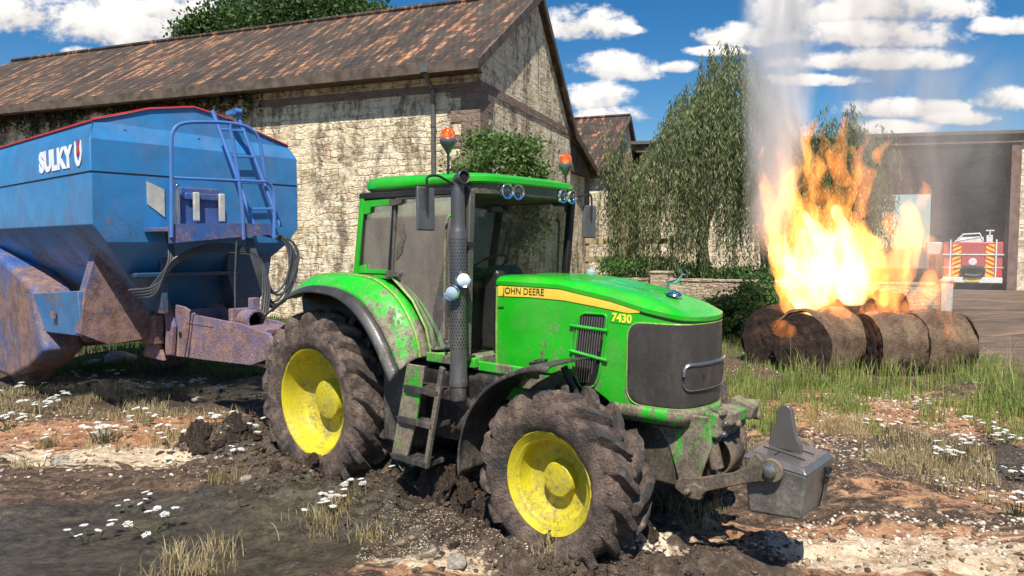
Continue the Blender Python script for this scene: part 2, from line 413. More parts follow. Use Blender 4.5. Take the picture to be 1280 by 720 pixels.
# side vents with ribs, bars, stripe, number, lettering : both sides
SV = lambda s, z, o: hoodS(s, z, o)
for sgn in (1, -1):
    mir = (lambda s: s) if sgn == 1 else (lambda s: TOT - s)
    S = lambda s, z, o=0., mir=mir: hoodS(mir(s), z, o)
    a, b = s_of_x(2.955), s_of_x(3.265)
    vp_ = [(a + .05, 1.955), (b, 1.955), (b - .02, 1.75), (b - .07, 1.45), (b - .12, 1.35), (a + .06, 1.33), (a - .01, 1.50)]
    vent = patch(densify(rpoly(vp_, [.07, .05, .05, .05, .04, .05, .08]), .03), S, .004, 5).build('side_vent', M['hole'], tr, fixn=True)
    mb = MB(); k = 0
    for u in np.linspace(a + .02, b - .015, 13):
        top = 1.93 - max(0, (a + .09 - u)) * .8; bot = interp(u, [a, a + .1, b - .1, b], [1.50, 1.36, 1.38, 1.80]);
        lean = lambda z, u=u: u - (1.95 - z) * .11
        mb.tube([S(max(lean(z), a), z, .009) for z in np.linspace(bot + .01, top, 8)], .0048, 5)
    mb.build('vent_ribs', M['steel'], vent)
    for z1, z2 in ((1.845, 1.825), (1.635, 1.585)):
        mb = MB(); mb.tube([S(s, interp(s, [a - .03, b], [z1, z2]), .014) for s in np.linspace(a - .03, b + .01, 12)], .014, 8); mb.build('vent_bar', M['green_hood'], vent)
    MB().tube([S(s, z, .004) for s, z in densify(rpoly(vp_, [.07, .05, .05, .05, .04, .05, .08]), .03)], .011, 8, closed=True).build('vent_rim', M['green_hood'], vent)
    # yellow stripe
    U = [(2.13, 2.150), (2.5, 2.150), (2.85, 2.135), (3.15, 2.09), (3.4, 2.045), (3.53, 2.015)]; D = [(3.56, 1.985), (3.45, 1.975), (3.15, 2.015), (2.85, 2.05), (2.5, 2.06), (2.13, 2.055)]
    sp = densify(rpoly([(s_of_x(x), z) for x, z in U + D], .01, 2), .04)
    rows = []
    def strip(ulist, dlist, off, S=S):
        xs = np.linspace(2.13, 3.55, 60); mb = MB(); rws = []
        for x in xs:
            zu = interp(x, [p[0] for p in ulist], [p[1] for p in ulist]); zd = interp(x, [p[0] for p in reversed(dlist)], [p[1] for p in reversed(dlist)])
            s = s_of_x(x); rws.append([S(s, zu, -.006), S(s, zu, off), S(s, (zu + zd) / 2, off * 1.3), S(s, zd, off), S(s, zd, -.006)])
        mb.grid(rws); return mb
    stripe = strip(U, D, .006).build('yellow_stripe', M['yellow'], tr, fixn=True)
    xx = 2.42
    p = S(s_of_x(xx), 2.106, .0095); q = S(s_of_x(xx) + .02, 2.106, .0095); r_ = S(s_of_x(xx), 2.14, .0095)
    e1 = (q - p) * sgn
    text_obj('lettering', 'JOHN DEERE', .082, M['text_dark'], stripe, basis(p, e1, r_ - p), .001, sx=.98)
    # number plate
    xx = 3.395
    pl = patch(densify(rpoly([(s_of_x(3.29), 1.975), (s_of_x(3.50), 1.965), (s_of_x(3.50), 1.885), (s_of_x(3.29), 1.895)], .012), .04), S, .004, 4).build('number_plate', M['green'], tr, fixn=True)
    p = S(s_of_x(xx), 1.930, .0065); q = S(s_of_x(xx) + .02, 1.929, .0065); r_ = S(s_of_x(xx), 1.96, .0065)
    text_obj('lettering', '7430', .093, M['yellow_bright'], pl, basis(p, (q - p) * sgn, r_ - p), .001, sx=.95, bold=.003)
    # pale edge trim at the hood's rear and lower edge
    MB().tube([S(.004, z, .004) for z in np.linspace(1.44, 2.12, 14)] + [S(.004, 2.16, -.02)], .009, 6).build('edge_trim', M['cream'], tr)
    MB().tube([S(s, z, .008) for s, z in ((.02, 1.955), (s_of_x(2.2), 1.96))], .004, 5).build('hood_latch', M['hole'], tr)
    # ribbed lower engine panels
    mb = MB()
    for i in range(6):
        z = 1.41 - i * .028
        mb.tube([(x, -sgn * (.445 - .01 * i - (x - 2.1) * .03), z) for x in (2.14, 2.5, 2.85)], .013, 6)
    mb.bx(2.13, 2.9, -sgn * .43 - .01, -sgn * .43 + .01, 1.22, 1.44)
    mb.build('engine_side_panel', M['green_low'], tr)
# nose underside lip and firewall
mb = MB(); mb.grid([[hoodS(s, 1.13, .010) for s in svals if hoodS(s, 1.2).x > 3.32], [hoodS(s, 1.215, .018) for s in svals if hoodS(s, 1.2).x > 3.32], [hoodS(s, 1.25, .002) for s in svals if hoodS(s, 1.2).x > 3.32]]); mb.build('lower_nose_trim', M['green_low'], tr, solid=.012)
mb = MB(); mb.prism([(-.44, 1.2), (.44, 1.2), (.44, 2.12), (.36, 2.2), (0, 2.22), (-.36, 2.2), (-.44, 2.12)], 2.05, 2.12, 'yz'); mb.build('firewall', M['dark'], tr)
mb = MB(); mb.bx(2.12, 3.86, -.33, .33, 1.1, 1.9); mb.build('engine_block', M['dark'], tr)
# hood ornament: leaping deer
o = MB(); cx, cz = 3.63, 2.105
o.lathe([(.07, 0), (.065, .012), (.045, .028), (.02, .04), (.008, .045)], (cx, 0, cz - .005), (0, 0, 1), 20)
o.tube([(cx - .06, 0, cz + .095), (cx - .02, 0, cz + .10), (cx + .03, 0, cz + .115), (cx + .055, 0, cz + .145), (cx + .075, 0, cz + .175), (cx + .10, 0, cz + .17)], [.012, .019, .018, .012, .009, .005], 10)
for y in (-.01, .01):
    o.tube([(cx - .05, y, cz + .09), (cx - .075, y, cz + .06), (cx - .055, y, cz + .04), (cx - .03, y, cz + .03)], [.011, .007, .005, .004], 6)
    o.tube([(cx + .035, y, cz + .11), (cx + .07, y, cz + .085), (cx + .095, y, cz + .095)], [.008, .005, .004], 6)
    o.tube([(cx + .07, y * .6, cz + .18), (cx + .055, y * 1.5, cz + .205), (cx + .062, y * 2, cz + .225)], .0035, 5)
    o.tube([(cx + .058, y * 1.5, cz + .20), (cx + .04, y * 1.8, cz + .212)], .003, 5)
o.tube([(cx - .06, 0, cz + .10), (cx - .075, 0, cz + .115)], .006, 6)
o.build('hood_ornament', M['chrome'], tr)
mb = MB(); mb.lathe([(.0, .0), (.045, .0), (.052, .03), (.04, .06), (.0, .075)], (2.47, .5, 2.215), (.3, -.2, 1), 18); mb.build('round_cap_lamp', M['lens_blue'], tr)

# ---- front frame, bracket, axle
mb = MB()
for y in (-.27, .24):
    mb.prism([(3.42, 1.19), (4.08, 1.22), (4.10, 1.0), (4.03, .80), (4.0, .66), (3.94, .60), (3.85, .61), (3.80, .78), (3.74, .95), (3.66, 1.05), (3.5, 1.10), (3.42, 1.12)], y, y + .03)
mb.build('front_support', M['green_low'], tr, bevel=.01)
mb = MB(); mb.bx(-.75, 3.8, -.26, .26, .62, 1.15); mb.bx(-.85, .2, -.3, .3, .6, 1.3); mb.bx(3.3, 3.95, -.24, .24, .78, 1.16); mb.build('chassis', M['dark'], tr, bevel=.03)
mb = MB(); mb.tube([(3.1, -.62, .68), (3.1, .62, .68)], .10, 12); mb.bx(2.98, 3.22, -.55, .55, .60, .80)
for y in (-.58, .58): mb.lathe([(.15, -.08), (.17, 0), (.13, .08)], (3.1, y, .68), (0, 1, 0), 18); mb.bx(3.02, 3.2, y - .07, y + .07, .45, .95)
mb.build('front_axle', M['dark'], tr, bevel=.012)
mb = MB(); mb.tube([(0, -.6, .855), (0, .6, .855)], .15, 16); mb.lathe([(.3, -.25), (.33, 0), (.3, .25)], (0, 0, .86), (0, 1, 0), 18); mb.build('rear_axle', M['dark'], tr)
# front hitch head: castings, bolts, spools
mb = MB()
mb.bx(4.03, 4.14, -.26, .28, 1.06, 1.25); mb.box((4.16, -.02, 1.20), (.10, .30, .10)); mb.box((4.14, .22, 1.22), (.2, .12, .12), Matrix.Rotation(.3, 3, 'Y'))
mb.box((4.12, -.18, 1.25), (.10, .09, .05), Matrix.Rotation(-.4, 3, 'Z')); mb.bx(4.02, 4.1, -.2, .2, 1.0, 1.08)
mb.build('hitch_head', M['green_low'], tr, bevel=.018, seg=3)
for y, z, r_ in [(.30, 1.24, .04), (.34, 1.14, .03), (-.05, 1.15, .028)]:
    mb = MB(); mb.lathe([(r_ * .8, -.03), (r_, -.02), (r_, .05), (r_ * .7, .06)], (4.17, y, z), (1, 0, 0), 14); mb.build('hitch_coupler', M['green_low'], tr)
for y, z in [(-.17, 1.17), (-.1, 1.19), (-.2, 1.09)]:
    mb = MB(); mb.lathe([(.028, 0), (.028, .03), (.015, .035), (.015, .05)], (4.14, y, z), (1, -.2, 0), 6); mb.build('hitch_bolt', M['steel'], tr)
for y in (-.19, .19):
    mb = MB(); mb.tube([(4.06, y, 1.02), (4.11, y, .82)], .052, 16); mb.build('hitch_cylinder', M['arm'], tr)
    mb = MB(); mb.tube([(4.10, y, .84), (4.15, y, .70)], .026, 12); mb.build('cylinder_rod', M['steel'], tr)
mb = MB(); rows = []
for i in range(12):
    a = -1.25 + i / 11 * 2.3; rows.append([(4.02 + .16 * math.cos(a), y, .88 + .16 * math.sin(a)) for y in (-.1, .0, .14)])
mb.grid(rows); mb.build('hitch_shield', M['arm'], tr, solid=.012)
for y in (-.345, .315):
    mb = MB()
    arm = [(3.84, .64), (3.98, .575), (4.04, .60), (4.10, .675), (4.40, .80), (4.50, .835)]
    cxx, czz, rr = 4.575, .93, .085
    arc = [(cxx + rr * math.cos(a), czz + rr * math.sin(a)) for a in np.linspace(-1.75, 2.3, 16)]
    arm2 = [(4.47, 1.03), (4.43, 1.00), (4.40, .925), (4.30, .86), (4.0, .755), (3.90, .74), (3.84, .70)]
    mb.prism(arm + arc + arm2, y, y + .03); mb.build('lower_link_arm', M['arm'], tr, bevel=.008)
    mb = MB(); yy = y - .012 if y < 0 else y + .042
    mb.lathe([(.045, -.01), (.045, .012), (.03, .02)], (4.575, yy, .93), (0, -1 if y < 0 else 1, 0), 20); mb.build('link_pin', M['steel'], tr)
    mb = MB(); mb.prism(rpoly([(3.92, .60), (4.06, .60), (4.07, .70), (4.0, .72), (3.92, .68)], .02), y - .015, y + .045); mb.lathe([(.02, 0), (.02, .06)], (3.97, y - .02, .66), (0, -1, 0), 10); mb.build('arm_bracket', M['arm'], tr, bevel=.006)
# ---- wheels
def tyre_mesh(Rr, cr, prof, nl, lugw, halfw, rshould, sweep, seed, th0=0.):
    mb = MB(); n = 132
    prof2 = catmull([(r, h, 0) for r, h in prof] + [(r, -h, 0) for r, h in reversed(prof[:-1])], 44)
    mb.lathe([(p.x, -p.y) for p in prof2], (0, 0, 0), (0, 1, 0), n, closed_ends=False)
    K = 12
    for side in (1, -1):
        for i in range(nl):
            t0 = th0 + 2 * math.pi * (i + (.5 if side < 0 else 0)) / nl; rows = []
            for k in range(K + 1):
                t = k / K; h = side * (halfw * (1.0 - 1.02 * t)); a = t0 - sweep * (t ** .85)
                rt = Rr - .055 * max(0, (abs(h) / halfw - .62) / .38) ** 2 * (Rr)**.5 ; rb = cr - .05 - .05 * (abs(h) / halfw) ** 4
                if k == 0: rt = rshould + .035; h = side * halfw * 1.0
                if k == K: rt = Rr - .008
                w = lugw * (1.15 - .25 * t) / Rr * .5
                row = []
                for dw, r_ in ((-1.25, rb), (-1.1, (rb + rt) / 2), (-.9, rt - .004), (-.35, rt + .002), (.35, rt + .002), (.9, rt - .004), (1.1, (rb + rt) / 2), (1.25, rb)):
                    aa = a + dw * w; row.append((r_ * math.cos(aa), h, r_ * math.sin(aa)))
                rows.append(row)
            # sidewall foot of the lug
            first = [(x * (rshould / math.hypot(x, z)) , side * (halfw * .97), z * (rshould / math.hypot(x, z))) for x, y, z in rows[0]]
            mb.grid([first] + rows); b = len(mb.v) - len(rows) * 8 - 8
            mb.f.append(tuple(len(mb.v) - 8 + q for q in range(8)))
    V = np.array(mb.v); nrm = V.copy(); nrm[:, 1] *= .5; nrm /= np.linalg.norm(nrm, axis=1)[:, None]
    d = fbm(V[:, 0] * 7, V[:, 1] * 7, V[:, 2] * 7, 3, seed) * .013 + fbm(V[:, 0] * 20, V[:, 1] * 20, V[:, 2] * 20, 3, seed + 5) * .012
    V = V + nrm * d[:, None]; mb.v = [tuple(p) for p in V]
    return mb
def make_wheel(name, cx, cy, cz, big, rot=0):
    w = empty(name, (cx, cy, cz), 0 if cy < 0 else math.pi, tr)
    if cy > 0: rot = -rot
    sg = 1 if cy < 0 else -1    # tread direction kept when turned about
    if big:
        prof = [(.555, .20), (.56, .235), (.62, .275), (.70, .292), (.78, .285), (.835, .25), (.86, .19), (.868, .1), (.870, 0)]
        mb = tyre_mesh(.950, .868, prof, 18, .105, .292, .79, .36 * sg, 3, .1)
        rimp = [(.565, .200), (.572, .228), (.562, .240), (.545, .232), (.530, .195), (.515, .13), (.50, .05), (.475, -.005), (.43, -.035), (.36, -.055), (.27, -.065), (.215, -.06), (.208, -.03), (.207, .03), (.20, .05), (.18, .058), (.05, .06)]
        hr, hz = .0, 0
    else:
        prof = [(.40, .165), (.405, .195), (.455, .228), (.525, .245), (.585, .235), (.622, .20), (.638, .14), (.642, .07), (.644, 0)]
        mb = tyre_mesh(.715, .640, prof, 15, .098, .243, .575, .40 * sg, 9, .25)
        rimp = [(.405, .165), (.412, .190), (.402, .200), (.388, .192), (.365, .165), (.340, .155), (.325, .135), (.318, .07), (.305, .02), (.27, -.005), (.20, -.015), (.150, -.01), (.143, .02), (.138, .055), (.128, .068), (.10, .072), (.03, .074)]
    if cy > 0: mb.mapv(lambda x, y, z: (x, y, z))
    mb.build('tyre', M['tyre_big' if big else 'tyre_small'], w, ang=42)
    m = MB(); m.lathe([(r, h) for r, h in rimp] + [(.002, rimp[-1][1])], (0, 0, 0), (0, -1, 0), 64, closed_ends=False)
    m.lathe([(rimp[0][0] - .0, rimp[0][1] - .02), (rimp[0][0] - .03, -.15), (rimp[0][0], -.2)], (0, 0, 0), (0, -1, 0), 48, closed_ends=False)
    m.build('rim', M['rim'], w, ang=30)
    return w
make_wheel('rear_wheel', 0, -.77, .875, True); make_wheel('rear_wheel', 0, .86, .875, True)
make_wheel('front_wheel', 3.1, -.795, .68, False); make_wheel('front_wheel', 3.1, .93, .68, False)

# ---- rear fenders
RIDGE = [(-.60, 1.93), (-.42, 2.06), (-.19, 2.165), (.1, 2.205), (.38, 2.205), (.65, 2.195), (.92, 2.14), (1.2, 1.98), (1.39, 1.75), (1.47, 1.58), (1.49, 1.47)]
OUT = [(-.66, 1.80), (-.5, 1.89), (-.25, 2.01), (.05, 2.085), (.35, 2.09), (.62, 2.06), (.88, 1.97), (1.10, 1.80), (1.27, 1.60), (1.37, 1.45), (1.43, 1.37)]
LIP = [(-.70, 1.72), (-.53, 1.81), (-.27, 1.94), (.05, 2.03), (.33, 2.04), (.60, 2.01), (.85, 1.91), (1.06, 1.75), (1.22, 1.56), (1.33, 1.40), (1.42, 1.27)]
def ycur(pts, y, n=46): return [Vector((p.x, y, p.y)) for p in catmull([(a, b, 0) for a, b in pts], n)]
for sg in (-1, 1):
    A = ycur(RIDGE, .70); B = ycur(RIDGE, .84); Cc = ycur(OUT, 1.03); D = ycur(LIP, 1.135)
    def lerp(P, Q, t): return [p.lerp(q, t) for p, q in zip(P, Q)]
    rows = [[p + Vector((0, 0, .015)) for p in A], lerp(A, B, .5), B]
    for t in (.12, .3, .5, .7, .88):
        rows.append([p.lerp(q, t) + Vector((.03, 0, .045)) * math.sin(math.pi * t) * .7 for p, q in zip(B, Cc)])
    rows.append(Cc)
    mb = MB(); mb.grid([[Vector((p.x, p.y * sg, p.z)) for p in r_] for r_ in rows]); f = mb.build('rear_fender', M['green_fender'], tr, ang=50, solid=.012)
    mb = MB(); mb.tube([Vector((p.x + .01, sg * (p.y), p.z + .012)) for p in B], .011, 6); mb.build('fender_bead', M['cream'], f)
    r2 = [lerp(Cc, D, t) for t in (0, .3, .6, .85, 1.)]
    r2 = [[p + Vector((.02, 0, .025)) * math.sin(math.pi * min(1, t * 1.1)) for p in r_] for r_, t in zip(r2, (0, .3, .6, .85, 1))]
    mb = MB(); mb.grid([[Vector((p.x, p.y * sg, p.z)) for p in r_] for r_ in r2]); mb.build('rubber_lip', M['grey_plastic'], f, ang=50, solid=.018)
    # inner fender wall
    mb = MB(); I = [Vector((p.x, sg * .70, p.z)) for p in A]; J = [Vector((max(-.5, min(p.x, 1.46)) * .98, sg * .70, 1.25)) for p in A]; mb.grid([I, J]); mb.build('fender_liner', M['dark'], tr, solid=.02)
    # front mudguards
    rows = []
    for i in range(30):
        a = R(187) - i / 29 * R(101); r_ = .885 + .03 * max(0, (i - 22) / 7)
        x, z = 3.1 + r_ * math.cos(a), .68 + r_ * math.sin(a)
        rows.append([(x, sg * y, z + dz - (0.0)) for y, dz in ((.50, .005), (.6, .012), (.8, .015), (1.0, .01), (1.06, 0), (1.075, -.03))])
    mb = MB(); mb.grid(rows); fg = mb.build('front_mudguard', M['grey_plastic'], tr, solid=.014)
    mb = MB(); mb.box((2.86, sg * .8, 1.575), (.16, .06, .025), Matrix.Rotation(-.28, 3, 'Y')); mb.box((2.72, sg * .6, 1.53), (.08, .07, .05)); mb.build('mudguard_clip', M['dark'], fg, bevel=.008)
    mb = MB(); mb.tube([(3.1, sg * .55, .9), (3.06, sg * .55, 1.3), (2.95, sg * .58, 1.52)], .03, 8); mb.build('mudguard_bracket', M['dark'], fg)

# ---- cab
mb = MB()
def side_poly(): return [(.44, 2.20), (.60, 3.0), (2.04, 2.97), (1.95, 1.57), (1.50, 1.5), (1.42, 1.75), (1.24, 1.98), (.97, 2.19)]
CW0, CW1 = .70, .75  # half width low / high
def yc(z): return CW0 + (CW1 - CW0) * max(0, min(1, (z - 1.5) / 1.5))
def bar(mb, a, b, w, d, sg):
    "flat frame bar between (x,z) points on the cab side"
    (x0, z0), (x1, z1) = a, b; t = Vector((x1 - x0, 0, z1 - z0)).normalized(); n = Vector((t.z, 0, -t.x)) * (w / 2)
    P = []
    for (x, z) in (a, b):
        for yo in (d, -d):
            for s in (1, -1): P.append(Vector((x, sg * (yc(z) + yo / 2), z)) + n * s)
    mb.hexa([P[0], P[1], P[3], P[2], P[4], P[5], P[7], P[6]])
for sg in (-1, 1):
    mb = MB(); bar(mb, (.42, 2.12), (.60, 3.02), .075, .07, sg); mb.build('rear_pillar', M['green'], tr, bevel=.015, fixn=True)
    mb = MB(); bar(mb, (.96, 2.19), (1.085, 2.99), .05 if sg < 0 else .085, .05, sg); mb.build('middle_pillar', M['black_trim'], tr, bevel=.01, fixn=True)
    mb = MB(); bar(mb, (1.955, 1.5), (2.06, 3.0), .07, .07, sg); mb.build('front_pillar', M['black_trim'] if sg > 0 else M['frame_grey'], tr, bevel=.012, fixn=True)
    mb = MB(); bar(mb, (.55, 3.0), (2.06, 2.985), .06, .07, sg); mb.build('roof_rail', M['dark'], tr, bevel=.01, fixn=True)
    mb = MB(); bar(mb, (.44, 2.215), (.98, 2.205), .05, .05, sg); mb.build('window_sill', M['green_low'], tr, bevel=.01, fixn=True)
    # rear side window
    ins = .0
    mb = MB(); P = [(.49, 2.25), (.62, 2.96), (1.065, 2.955), (.95, 2.23)]
    mb.prism(P, -.004, .004); mb.mapv(lambda x, y, z, sg=sg: (x, sg * yc(z) + y, z)); rw = mb.build('rear_side_window', M['glass_dirty' if sg < 0 else 'glass_mid'], tr)
    mb = MB(); fr = [(.50, 2.24), (.63, 2.955), (1.06, 2.95), (.945, 2.235)]
    mb.tube([(x, sg * (yc(z) + .012), z) for x, z in densify(rpoly(fr, .03), .1)], .014, 6, closed=True); mb.build('window_frame', M['dark'], rw)
    for pl_ in ([(.63, 2.95), (1.03, 2.955), (1.02, 2.90), (.73, 2.89), (.71, 2.83), (.62, 2.82)], [(.50, 2.30), (.60, 2.32), (.61, 2.27), (.93, 2.27), (.93, 2.235), (.49, 2.235)]):
        mb = MB(); mb.prism(pl_, -.012, .012); mb.mapv(lambda x, y, z, sg=sg: (x, sg * (yc(z) + .022) + y, z)); mb.build('window_trim', M['green'], rw)
    # door
    dp = [(1.09, 2.955), (2.03, 2.95), (1.95, 1.60), (1.52, 1.545), (1.455, 1.75), (1.28, 2.0), (1.0, 2.225)]
    mb = MB(); mb.prism(dp, -.004, .004); mb.mapv(lambda x, y, z, sg=sg: (x, sg * (yc(z) + .004) + y, z)); door = mb.build('cab_door', M['glass_dirty' if sg < 0 else 'glass_mid'], tr)
    mb = MB(); mb.tube([(x, sg * (yc(z) + .018), z) for x, z in densify(rpoly(dp, .04), .1)], .013, 6, closed=True); mb.build('door_frame', M['frame_grey'], door)
    mb = MB(); mb.tube([(x, sg * (yc(z) + .03), z) for x, z in ((1.97, 1.56), (1.53, 1.50), (1.47, 1.74), (1.295, 1.99), (1.0, 2.21))], .011, 6); mb.build('door_seal', M['cream'], door)
    for z0, ln in ((2.92, .16), (2.235, .2)):
        mb = MB(); mb.prism(rpoly([(1.03, z0 - .035), (1.03 + ln, z0 - .02), (1.03 + ln, z0 + .02), (1.03, z0 + .035)], .01), 0, .03); mb.mapv(lambda x, y, z, sg=sg: (x - (2.95 - z) * .13, sg * (yc(z) + .02 + y), z)); mb.build('hinge', M['frame_grey'], door)
    mb = MB(); mb.prism(rpoly([(1.06, 2.36), (1.14, 2.43), (1.21, 2.60), (1.20, 2.72), (1.13, 2.66), (1.08, 2.55)], .02), -.003, .003); mb.mapv(lambda x, y, z, sg=sg: (x, sg * (yc(z) + .012) + y, z)); mb.build('wiper_motor', M['frame_grey'], door)
    mb = MB(); mb.bx(1.755, 1.80, -.02, .02, 1.86, 2.10); mb.bx(1.70, 1.745, -.015, .015, 1.92, 2.06); mb.mapv(lambda x, y, z, sg=sg: (x, sg * (yc(z) + .05) + y, z)); mb.build('handle', M['steel'], door, bevel=.008)
    # grab rail
    mb = MB(); mb.tube(catmull([(1.79, sg * .76, 1.64), (1.80, sg * .82, 1.68), (1.82, sg * .83, 2.1), (1.83, sg * .83, 2.5), (1.85, sg * .82, 2.74), (1.87, sg * .77, 2.78)], 24), .012, 8); mb.build('grab_rail', M['green_low'], tr)
    # sills and lower cab frame
    mb = MB(); mb.bx(1.48, 2.1, sg * .72 - .03, sg * .72 + .03, 1.43, 1.52); mb.bx(2.02, 2.75, sg * .66 - .02, sg * .66 + .02, 1.40, 1.485); mb.build('cab_sill', M['green_low'], tr, bevel=.01)
    mb = MB(); mb.bx(2.0, 2.9, sg * .60 - .03, sg * .60 + .03, 1.17, 1.29); mb.build('side_rail', M['green_low'], tr, bevel=.012)
# floor, rear wall, windscreen
mb = MB(); mb.bx(.45, 2.05, -.69, .69, 1.44, 1.50); mb.bx(.45, 1.1, -.66, .66, 1.5, 2.12); mb.build('cab_floor', M['dark'], tr)
mb = MB(); mb.prism([(.47, 2.2), (.62, 2.98), (.628, 2.98), (.478, 2.2)], -.66, .66); mb.build('rear_window', M['glass_mid'], tr)
mb = MB(); mb.bx(.44, .5, -.69, .69, 2.08, 2.2); mb.tube([(.55, -.0, 2.2), (.63, -.0, 2.98)], .012, 6); mb.build('rear_window_frame', M['dark'], tr)
mb = MB(); rows = []
for z in np.linspace(1.53, 2.97, 8):
    x = 1.955 + (z - 1.5) * .07; rows.append([(x + .015 * math.cos(t * math.pi / 2), yc(z) * t * .97, z) for t in np.linspace(-1, 1, 13)])
mb.grid(rows); mb.build('windscreen', M['glass_clear'], tr)
mb = MB(); mb.bx(1.93, 2.08, -.68, .68, 1.43, 1.53); mb.build('windscreen_base', M['green_low'], tr, bevel=.015)
# interior
mb = MB(); mb.bx(.95, 1.35, -.25, .25, 1.95, 2.07); mb.box((.93, 0, 2.42), (.13, .46, .72), Matrix.Rotation(-.12, 3, 'Y')); mb.box((.9, 0, 2.85), (.09, .26, .18)); mb.bx(.98, 1.25, -.33, -.25, 2.22, 2.28); mb.bx(.98, 1.25, .25, .33, 2.22, 2.28)
mb.build('driver_seat', M['seat'], tr, bevel=.05, seg=3)
mb = MB(); mb.bx(1.0, 1.3, -.2, .2, 1.5, 1.95); mb.build('seat_base', M['dark'], tr)
mb = MB(); mb.prism([(1.62, 1.5), (1.93, 1.5), (1.90, 2.25), (1.80, 2.33), (1.66, 2.26), (1.70, 2.1)], -.2, .2); mb.build('dash_console', M['grey_plastic'], tr, bevel=.04, seg=3)
mb = MB(); c0 = Vector((1.58, 0, 2.30)); ax = Vector((-.55, 0, .83)).normalized(); u_ = Vector((0, 1, 0)); w_ = ax.cross(u_)
mb.tube([c0 + (u_ * math.cos(a) + w_ * math.sin(a)) * .21 for a in np.linspace(0, 2 * math.pi, 33)[:-1]], .014, 8, closed=True)
for a in (0, 2.1, 4.2): mb.tube([c0 - ax * .03, c0 + (u_ * math.cos(a) + w_ * math.sin(a)) * .2], .012, 6)
mb.tube([c0 - ax * .02, c0 - ax * .25], .035, 10); mb.build('steering_wheel', M['seat'], tr)
mb = MB(); mb.bx(1.7, 1.78, -.6, -.48, 2.84, 2.94); mb.bx(1.74, 1.80, -.18, -.02, 2.83, 2.89); mb.build('cab_monitor', M['grey_plastic'], tr, bevel=.01)
mb = MB(); mb.bx(1.1, 1.6, -.62, -.35, 1.5, 2.0); mb.build('side_console', M['green_low'], tr, bevel=.04)
# roof
def sup(sc_, z, cx=1.345, hx=.87, hy=.80, n=72, p=5.5, dx=0):
    out = []
    for k in range(n):
        a = 2 * math.pi * k / n; c, s = math.cos(a), math.sin(a)
        r_ = (abs(c) ** p + abs(s) ** p) ** (-1 / p); out.append((cx + hx * sc_ * c * r_ + dx, hy * sc_ * s * r_, z))
    return out
mb = MB(); mb.grid([sup(.93, 3.035), sup(.985, 3.03), sup(1.0, 3.045), sup(1.0, 3.085), sup(.985, 3.12), sup(.95, 3.145), sup(.85, 3.168), sup(.6, 3.185), sup(.3, 3.192), sup(.01, 3.195)], wrap=True)
mb.mapv(lambda x, y, z: (x, y, z + .035 * (1.3 - x) / .9 + (.06 * max(0, (x - 1.0) / 1.2) if z < 3.09 else .015 * max(0, (x - 1.0) / 1.2)))); roof = mb.build('cab_roof', M['green_roof'], tr, ang=40, fixn=True)
mb = MB(); mb.grid([sup(.93, 2.955), sup(.955, 2.965), sup(.97, 3.06), sup(.5, 3.10)], wrap=True); mb.f.append(tuple(range(71, -1, -1))); mb.build('roof_lining', M['frame_grey'], tr, fixn=True)
for y in (-.42, -.27, .40, .55):
    yaw_ = Vector((1, -.12 if y < 0 else .05, -.08)).normalized(); p0 = Vector((2.15, y, 2.995))
    mb = MB(); mb.lathe([(.03, -.05), (.055, -.02), (.064, .03), (.066, .05)], p0, yaw_, 22); wl = mb.build('work_lamp', M['frame_grey'], tr)
    mb = MB(); mb.lathe([(.068, .035), (.076, .052), (.070, .068), (.054, .062), (.050, .045)], p0, yaw_, 26, closed_ends=False); mb.build('lamp_ring', M['chrome'], wl)
    mb = MB(); mb.lathe([(.054, .048), (.045, .056), (.02, .060), (.002, .061)], p0, yaw_, 22); mb.build('lens', M['lens_dark'], wl)
# beacons
for x, y, z0, zt_ in ((1.76, -.72, 3.12, 3.36), (1.9, .86, 2.86, 3.27)):
    mb = MB(); mb.tube([(x, y, z0), (x, y, zt_)], .012, 8)
    if y > 0: mb.tube([(x - .05, .72, 2.93), (x, y, 2.93)], .012, 8)
    bc = mb.build('beacon', M['dark'], tr)
    mb = MB(); mb.lathe([(.014, -.03), (.02, -.02), (.045, .02), (.073, .06), (.078, .085), (.072, .10)], (x, y, zt_), (0, 0, 1), 24); mb.build('beacon_base', M['mirror'], bc)
    mb = MB(); mb.lathe([(.066, .095), (.068, .12), (.062, .16), (.045, .185), (.02, .197), (.002, .199)], (x, y, zt_), (0, 0, 1), 24); mb.build('beacon_dome', M['orange'], bc)
# exhaust stack
sx, sy = 2.02, -.86
mb = MB(); mb.lathe([(.070, 1.16), (.074, 1.17), (.074, 1.28), (.081, 1.285), (.081, 1.33), (.076, 1.34), (.074, 1.55), (.074, 2.62), (.070, 2.64), (.064, 2.66), (.062, 2.70), (.062, 2.96), (.058, 3.0)], (sx, sy, 0), (0, 0, 1), 36); st = mb.build('exhaust_stack', M['stack'], tr)
mb = MB(); mb.tube(catmull([(sx, sy, 2.95), (sx, sy, 3.02), (sx + .01, sy, 3.06), (sx + .05, sy - .01, 3.085), (sx + .10, sy - .02, 3.09)], 14), [.054] * 14, 20, caps=False); mb.build('exhaust_tip', M['stack'], st, solid=.006)
mb = MB(); mb.lathe([(.046, 0), (.02, -.01)], (sx + .085, sy - .017, 3.088), (1, -.1, .05), 18); mb.build('exhaust_opening', M['hole'], st)
mb = MB()
for j in range(34):
    z = 1.62 + j * .0285
    for i in range(18):
        a = 2 * math.pi * (i + (j % 2) * .5) / 18; da = .085; rr = .0755
        mb.add([(sx + rr * math.cos(a - da), sy + rr * math.sin(a - da), z), (sx + rr * math.cos(a), sy + rr * math.sin(a), z - .010), (sx + rr * math.cos(a + da), sy + rr * math.sin(a + da), z), (sx + rr * math.cos(a), sy + rr * math.sin(a), z + .010)], [(0, 1, 2, 3)])
